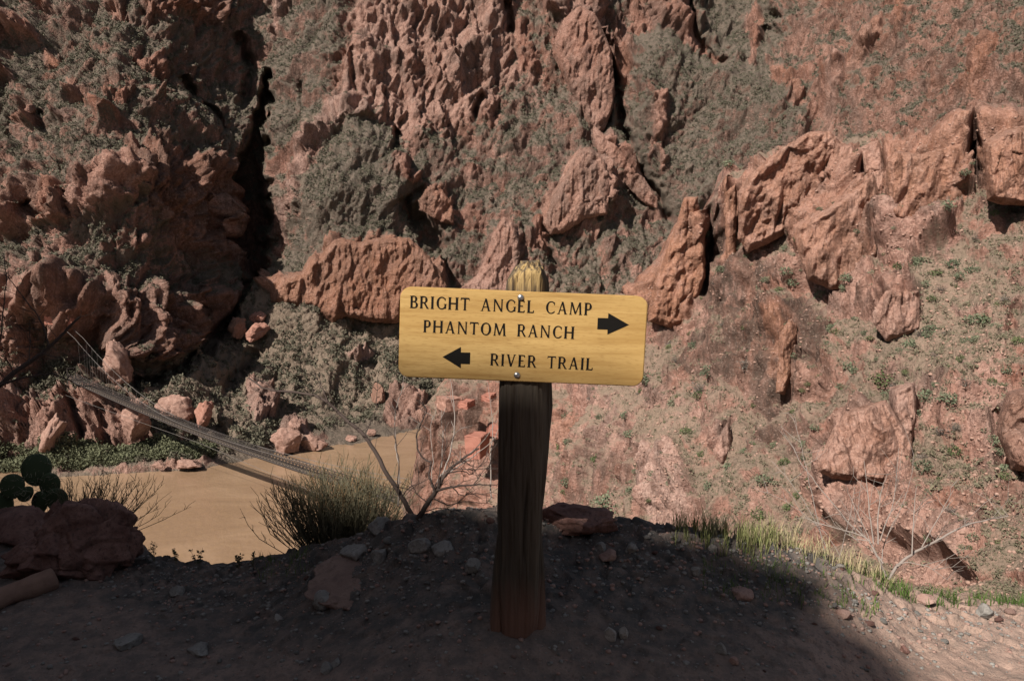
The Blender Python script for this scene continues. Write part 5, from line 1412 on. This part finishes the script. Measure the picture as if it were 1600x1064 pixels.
branches('bare_shrub', 'tangled leafless shrub right beside the post with one pale tall twig', [
    ([(652, 812), (668, 786), (684, 764), (690, 748), (700, 736), (706, 730), (724, 716), (748, 700)], 5.0, .1), ([(682, 766), (710, 760), (740, 757), (776, 758)], 2.4, -.1), ([(680, 770), (672, 748), (670, 740), (674, 722), (660, 716), (652, 700), (650, 682), (658, 660), (668, 640), (655, 625)], 2.2, .1),
    ([(690, 750), (704, 732), (735, 734), (778, 732)], 1.4, .05), ([(684, 764), (686, 738), (692, 710), (700, 690), (690, 668)], 1.3, .15), ([(700, 738), (720, 735), (738, 742), (760, 715), (778, 690)], 1.1, .1), ([(676, 778), (700, 790), (730, 782), (770, 788)], 1.3, -.1), ([(660, 800), (690, 792), (720, 800)], 1.0, -.08), ([(740, 757), (752, 740), (772, 720)], 1.0, .1),
    ([(668, 786), (650, 770), (640, 745)], 1.0, .1), ([(720, 716), (738, 730), (760, 726), (776, 735)], .8, .1), ([(705, 760), (720, 775), (745, 770), (772, 778)], 1.0, 0)], 3.42, bark_dark, 12, 13, tw_len=(12, 42))
branches('bare_shrub', 'thin pale upright twigs in front of the orange blocks', [
    ([(690, 745), (704, 706), (710, 670), (710, 640), (707, 612), (703, 590)], 1.5, .2), ([(700, 740), (740, 712), (770, 690), (778, 676)], 1.1, .1), ([(672, 790), (684, 745), (720, 718), (752, 694), (778, 655)], 1.2, .15), ([(768, 780), (766, 720), (770, 680), (768, 640), (762, 596)], 1.2, .2), ([(622, 790), (624, 730), (618, 700), (617, 650), (622, 625), (632, 600)], 1.3, .2),
    ([(674, 760), (676, 710), (672, 680), (676, 650)], .9, .1), ([(690, 730), (692, 690), (690, 640)], .8, .1)], 3.55, bark_pale, 13, 6, tw_len=(12, 40))
branches('bare_tree', 'bare dark branches reaching in from the left edge above the river', [
    ([(-150, 830), (-135, 770), (-105, 700), (-60, 650), (0, 602), (22, 583), (45, 566), (66, 552), (80, 540), (100, 520), (125, 495)], 6, .2), ([(0, 602), (22, 594), (50, 587), (80, 584), (105, 592), (125, 605)], 2.0, 0), ([(76, 540), (70, 515), (58, 490), (40, 470), (18, 440), (10, 430)], 1.4, .1), ([(-60, 650), (-20, 560), (0, 530), (6, 480), (10, 430), (5, 395)], 1.6, .2),
    ([(45, 566), (48, 530), (46, 500)], 1.0, .1), ([(66, 552), (90, 560), (115, 560), (140, 545)], 1.0, .1), ([(22, 583), (10, 560), (-10, 540)], 1.0, 0), ([(105, 592), (115, 580), (122, 560)], .8, 0)], 3.9, bark_dark, 14, 11, 'bare tree', (14, 50))
branches('bare_shrub', 'whitish dead shrub with a long arching branch on the sunlit edge', [
    ([(1388, 905), (1405, 880), (1430, 862), (1460, 846), (1485, 832), (1510, 820), (1540, 812), (1575, 806)], 2.8, .2), ([(1385, 900), (1362, 850), (1352, 838), (1330, 822), (1300, 785), (1275, 755), (1250, 722), (1240, 700)], 1.6, .3), ([(1365, 850), (1358, 800), (1355, 760), (1350, 720)], 1.2, .2), ([(1372, 850), (1372, 800), (1376, 770), (1386, 742)], 1.4, .2), ([(1375, 845), (1392, 800), (1400, 760), (1404, 700)], 1.0, .2), ([(1425, 865), (1428, 800), (1432, 760)], 1.2, .2), ([(1440, 855), (1470, 800), (1490, 765)], 1.0, .2), ([(1352, 838), (1310, 825), (1270, 815), (1255, 805)], 1.0, .2),
    ([(1370, 870), (1340, 800), (1325, 770)], .9, .2), ([(1508, 822), (1507, 808)], .8, 0), ([(1400, 882), (1420, 878), (1450, 885), (1480, 905)], 1.0, -.1), ([(1380, 880), (1366, 862), (1340, 845)], 1.3, .1), ([(1376, 890), (1380, 850), (1410, 790), (1425, 740)], 1.0, .2), ([(1360, 845), (1330, 840), (1305, 815)], .9, .1)], 3.62, bark_pale, 15, 10, tw_len=(20, 75))
branches('bare_shrub', 'faint grey twigs standing before the slope right of the grass', [
    ([(1290, 870), (1275, 800), (1262, 740), (1250, 690), (1240, 655)], .9, .2), ([(1300, 872), (1262, 790), (1225, 740), (1205, 720)], .8, .2), ([(1320, 880), (1290, 830), (1240, 790), (1200, 770)], .7, .2), ([(1310, 875), (1330, 800), (1335, 760)], .7, .2)], 3.75, bark_pale, 16, 7, tw_len=(14, 45))

# prickly pear at the left edge
t = NT('cactus_skin'); p = t.coord('Object')
sp_ = t.ramp(t.voro(p, 60, 'F1'), (.10, 1), (.16, 0))
t.base(t.mix(sp_, t.mix(t.noise(p, 8, 3), (0.035, 0.055, 0.026), (0.065, 0.085, 0.040)), (0.20, 0.18, 0.12)), .7, .3); cact = t.m
cy = 4.5
croot = empty('prickly_pear', pt(55, 835, cy)); tag(croot, 'dark prickly pear cactus at the left edge above the red boulder', 'cactus')
spine = stemmat('cactus_spines', (0.32, 0.28, 0.2), (0.45, 0.4, 0.3))
for i, (px, py, rx, rz, rot, dy) in enumerate([(57, 734, 21, 23, .05, .05), (19, 760, 18, 18, .1, 0), (40, 772, 17, 10, -.5, -.02), (78, 758, 15, 18, 0, .02), (62, 786, 13, 18, .25, .0), (89, 781, 17, 17, .1, -.05), (5, 792, 14, 22, .1, 0), (38, 806, 14, 9, .6, -.04), (-22, 770, 18, 22, -.1, .1), (-15, 735, 16, 18, .1, .12), (60, 820, 15, 20, 0, .02), (20, 822, 16, 20, .1, .05)]):
    rx *= 1.14; rz *= 1.14
    bm = bmesh.new(); bmesh.ops.create_icosphere(bm, subdivisions=4, radius=1)
    k = cy / FPX
    for v in bm.verts:
        n_ = v.co.copy(); egg = 1 - .16 * (1 - n_.z) / 2
        v.co = Vector((n_.x * rx * k * egg, n_.y * .018 * (1 + .25 * n_.z), n_.z * rz * k))
    me = bpy.data.meshes.new('pad'); bm.to_mesh(me); bm.free()
    o = link('pad', me, cact, croot, True)
    o.location = pt(px, py, cy + dy) - croot.location; o.rotation_euler = (random.uniform(-.2, .2), rot, random.uniform(-.5, .5))
    ps = []; r_ = np.random.default_rng(i)
    for _ in range(60):
        a_ = r_.uniform(0, 6.28); q_ = math.sqrt(r_.uniform(0, 1)); sx = r_.choice([-1, 1])
        b_ = np.array((math.cos(a_) * q_ * rx * k, sx * .018 * math.sqrt(max(0, 1 - q_ * q_)), math.sin(a_) * q_ * rz * k))
        d_ = np.array((b_[0] * 4, sx * .6, b_[2] * 4)) + r_.normal(size=3) * .4; d_ /= np.linalg.norm(d_)
        ps.append((np.array([b_, b_ + d_ * .030]), np.array((.0013, .0005))))
    v, f = tubes(ps, 3); link('spines', mesh_np('spines', v, f), spine, o)

# grass on the right part of the crest, tufts of green, weeds in the dip
def blades(name, label, spots, h, mat, seed, kind='stuff', width=.0015):
    r_ = np.random.default_rng(seed); V = []; F = []
    for (x, y, z, hh) in spots:
        L = h * hh * r_.uniform(.35, 1.25); a = r_.uniform(0, 6.28); ln = r_.uniform(.1, .8) * L
        d = np.array((math.cos(a) * ln, math.sin(a) * ln, 0)); s = np.array((-math.sin(a), math.cos(a), 0)) * width
        b = np.array((x, y, z - .005)); m = b + d * .35 + (0, 0, L * .6); e = b + d + (0, 0, L * .95)
        n0 = len(V); V += [b - s, b + s, m + s * .8, m - s * .8, e]
        F.append((n0, n0 + 1, n0 + 2, n0 + 3)); F.append((n0 + 3, n0 + 2, n0 + 4, n0 + 4))
    V = np.array(V); F = np.array(F)
    q = F[::2]; tr_ = F[1::2][:, :3]
    o = link(name, mesh_np(name, V, [q, tr_]), mat); return tag(o, label, 'grass', kind=kind)
def crest_spots(x0, x1, n, dmin, dmax, hfun, seed):
    r_ = np.random.default_rng(seed); out = []
    px = r_.uniform(x0, x1, n); yc, _ = crest(px); y = yc + r_.uniform(dmin, dmax, n)
    cl = fbm(np.stack([px / 22, y * 6, px * 0], -1), 3, seed); 
    x = (px - 800) / FPX * y; z = ground_z(x, y)
    for i in range(n):
        if cl[i] > -.05: out.append((x[i], y[i], z[i], hfun(px[i]) * (1 + cl[i])))
    return out
gm1 = plant_mat('sunlit_grass_blades', (0.16, 0.185, 0.065), (0.26, 0.25, 0.11)); gm2 = plant_mat('green_grass_blades', (0.065, 0.115, 0.025), (0.12, 0.17, 0.045)); gm3 = plant_mat('straw_blades', (0.27, 0.22, 0.12), (0.38, 0.32, 0.19))
blades('grass', 'yellow green grass growing along the crest right of the post', crest_spots(1060, 1260, 2600, -.06, .6, lambda p_: np.interp(p_, [1050, 1110, 1180, 1250], [.5, 1.1, 1.0, .7]), 81), .12, gm1, 1)
blades('grass', 'dry straw coloured grass among the green on the crest', crest_spots(1120, 1420, 2300, .0, .4, lambda p_: np.interp(p_, [1150, 1250, 1420], [0.8, 1, .6]), 82), .11, gm3, 2)
blades('grass', 'short green grass at the sunlit trail edge', crest_spots(1370, 1680, 2600, -.06, .35, lambda p_: 1.0, 83), .055, gm2, 3)
blades('grass', 'low dark grass in the shade of the crest', crest_spots(1110, 1400, 1200, -.35, .05, lambda p_: .8, 84), .05, gm2, 4)
blades('grass', 'sparse short grass on the shaded left bank', crest_spots(385, 480, 260, -.15, .1, lambda p_: .8, 85), .05, gm2, 5)
weed_m = plant_mat('weed_leaves', (0.05, 0.055, 0.028), (0.09, 0.085, 0.04))
for i, (px, py, h) in enumerate([(311, 886, 34), (241, 872, 30), (275, 876, 26), (200, 852, 24), (395, 884, 30), (372, 888, 18)]):
    y_ = float(crest(px)[0]) + .02; r_ = np.random.default_rng(400 + i); k = y_ / FPX
    b0 = unproj(px, py, y_); root = empty('weed', Vector(b0))
    tag(root, ['leafy upright weed in the lowest dip of the bank', 'thin weed left of the dip in the bank', 'small weed between two taller ones at the dip', 'weed just right of the big red boulder', 'slanting dry weed right of the dip', 'smallest weed at the right side of the dip'][i], 'weed')
    ps = []; lv = []
    for s in range(3):
        tp = np.array((r_.normal() * h * .22 * k, r_.normal() * .02, h * k * r_.uniform(.6, 1)))
        pts_ = np.array([(0, 0, -.02), tp * .5 + r_.normal(size=3) * .004, tp]); ps.append((pts_, np.array((.0016, .0013, .0008))))
        for _ in range(9): lv.append(pts_[1] + (pts_[2] - pts_[1]) * r_.random() if r_.random() < .7 else pts_[1] * r_.random())
    v, f = tubes(ps, 3); link('stem', mesh_np('stem', v, f), broom_m, root)
    lv = np.array(lv); V, F = scatter_mesh([leaf_cloud(3, 1.0, 500 + i, .6, .8)], lv, np.full(len(lv), .010), r_.random(len(lv)) * 6.28)
    link('leaves', mesh_np('leaves', V, F), weed_m, root)
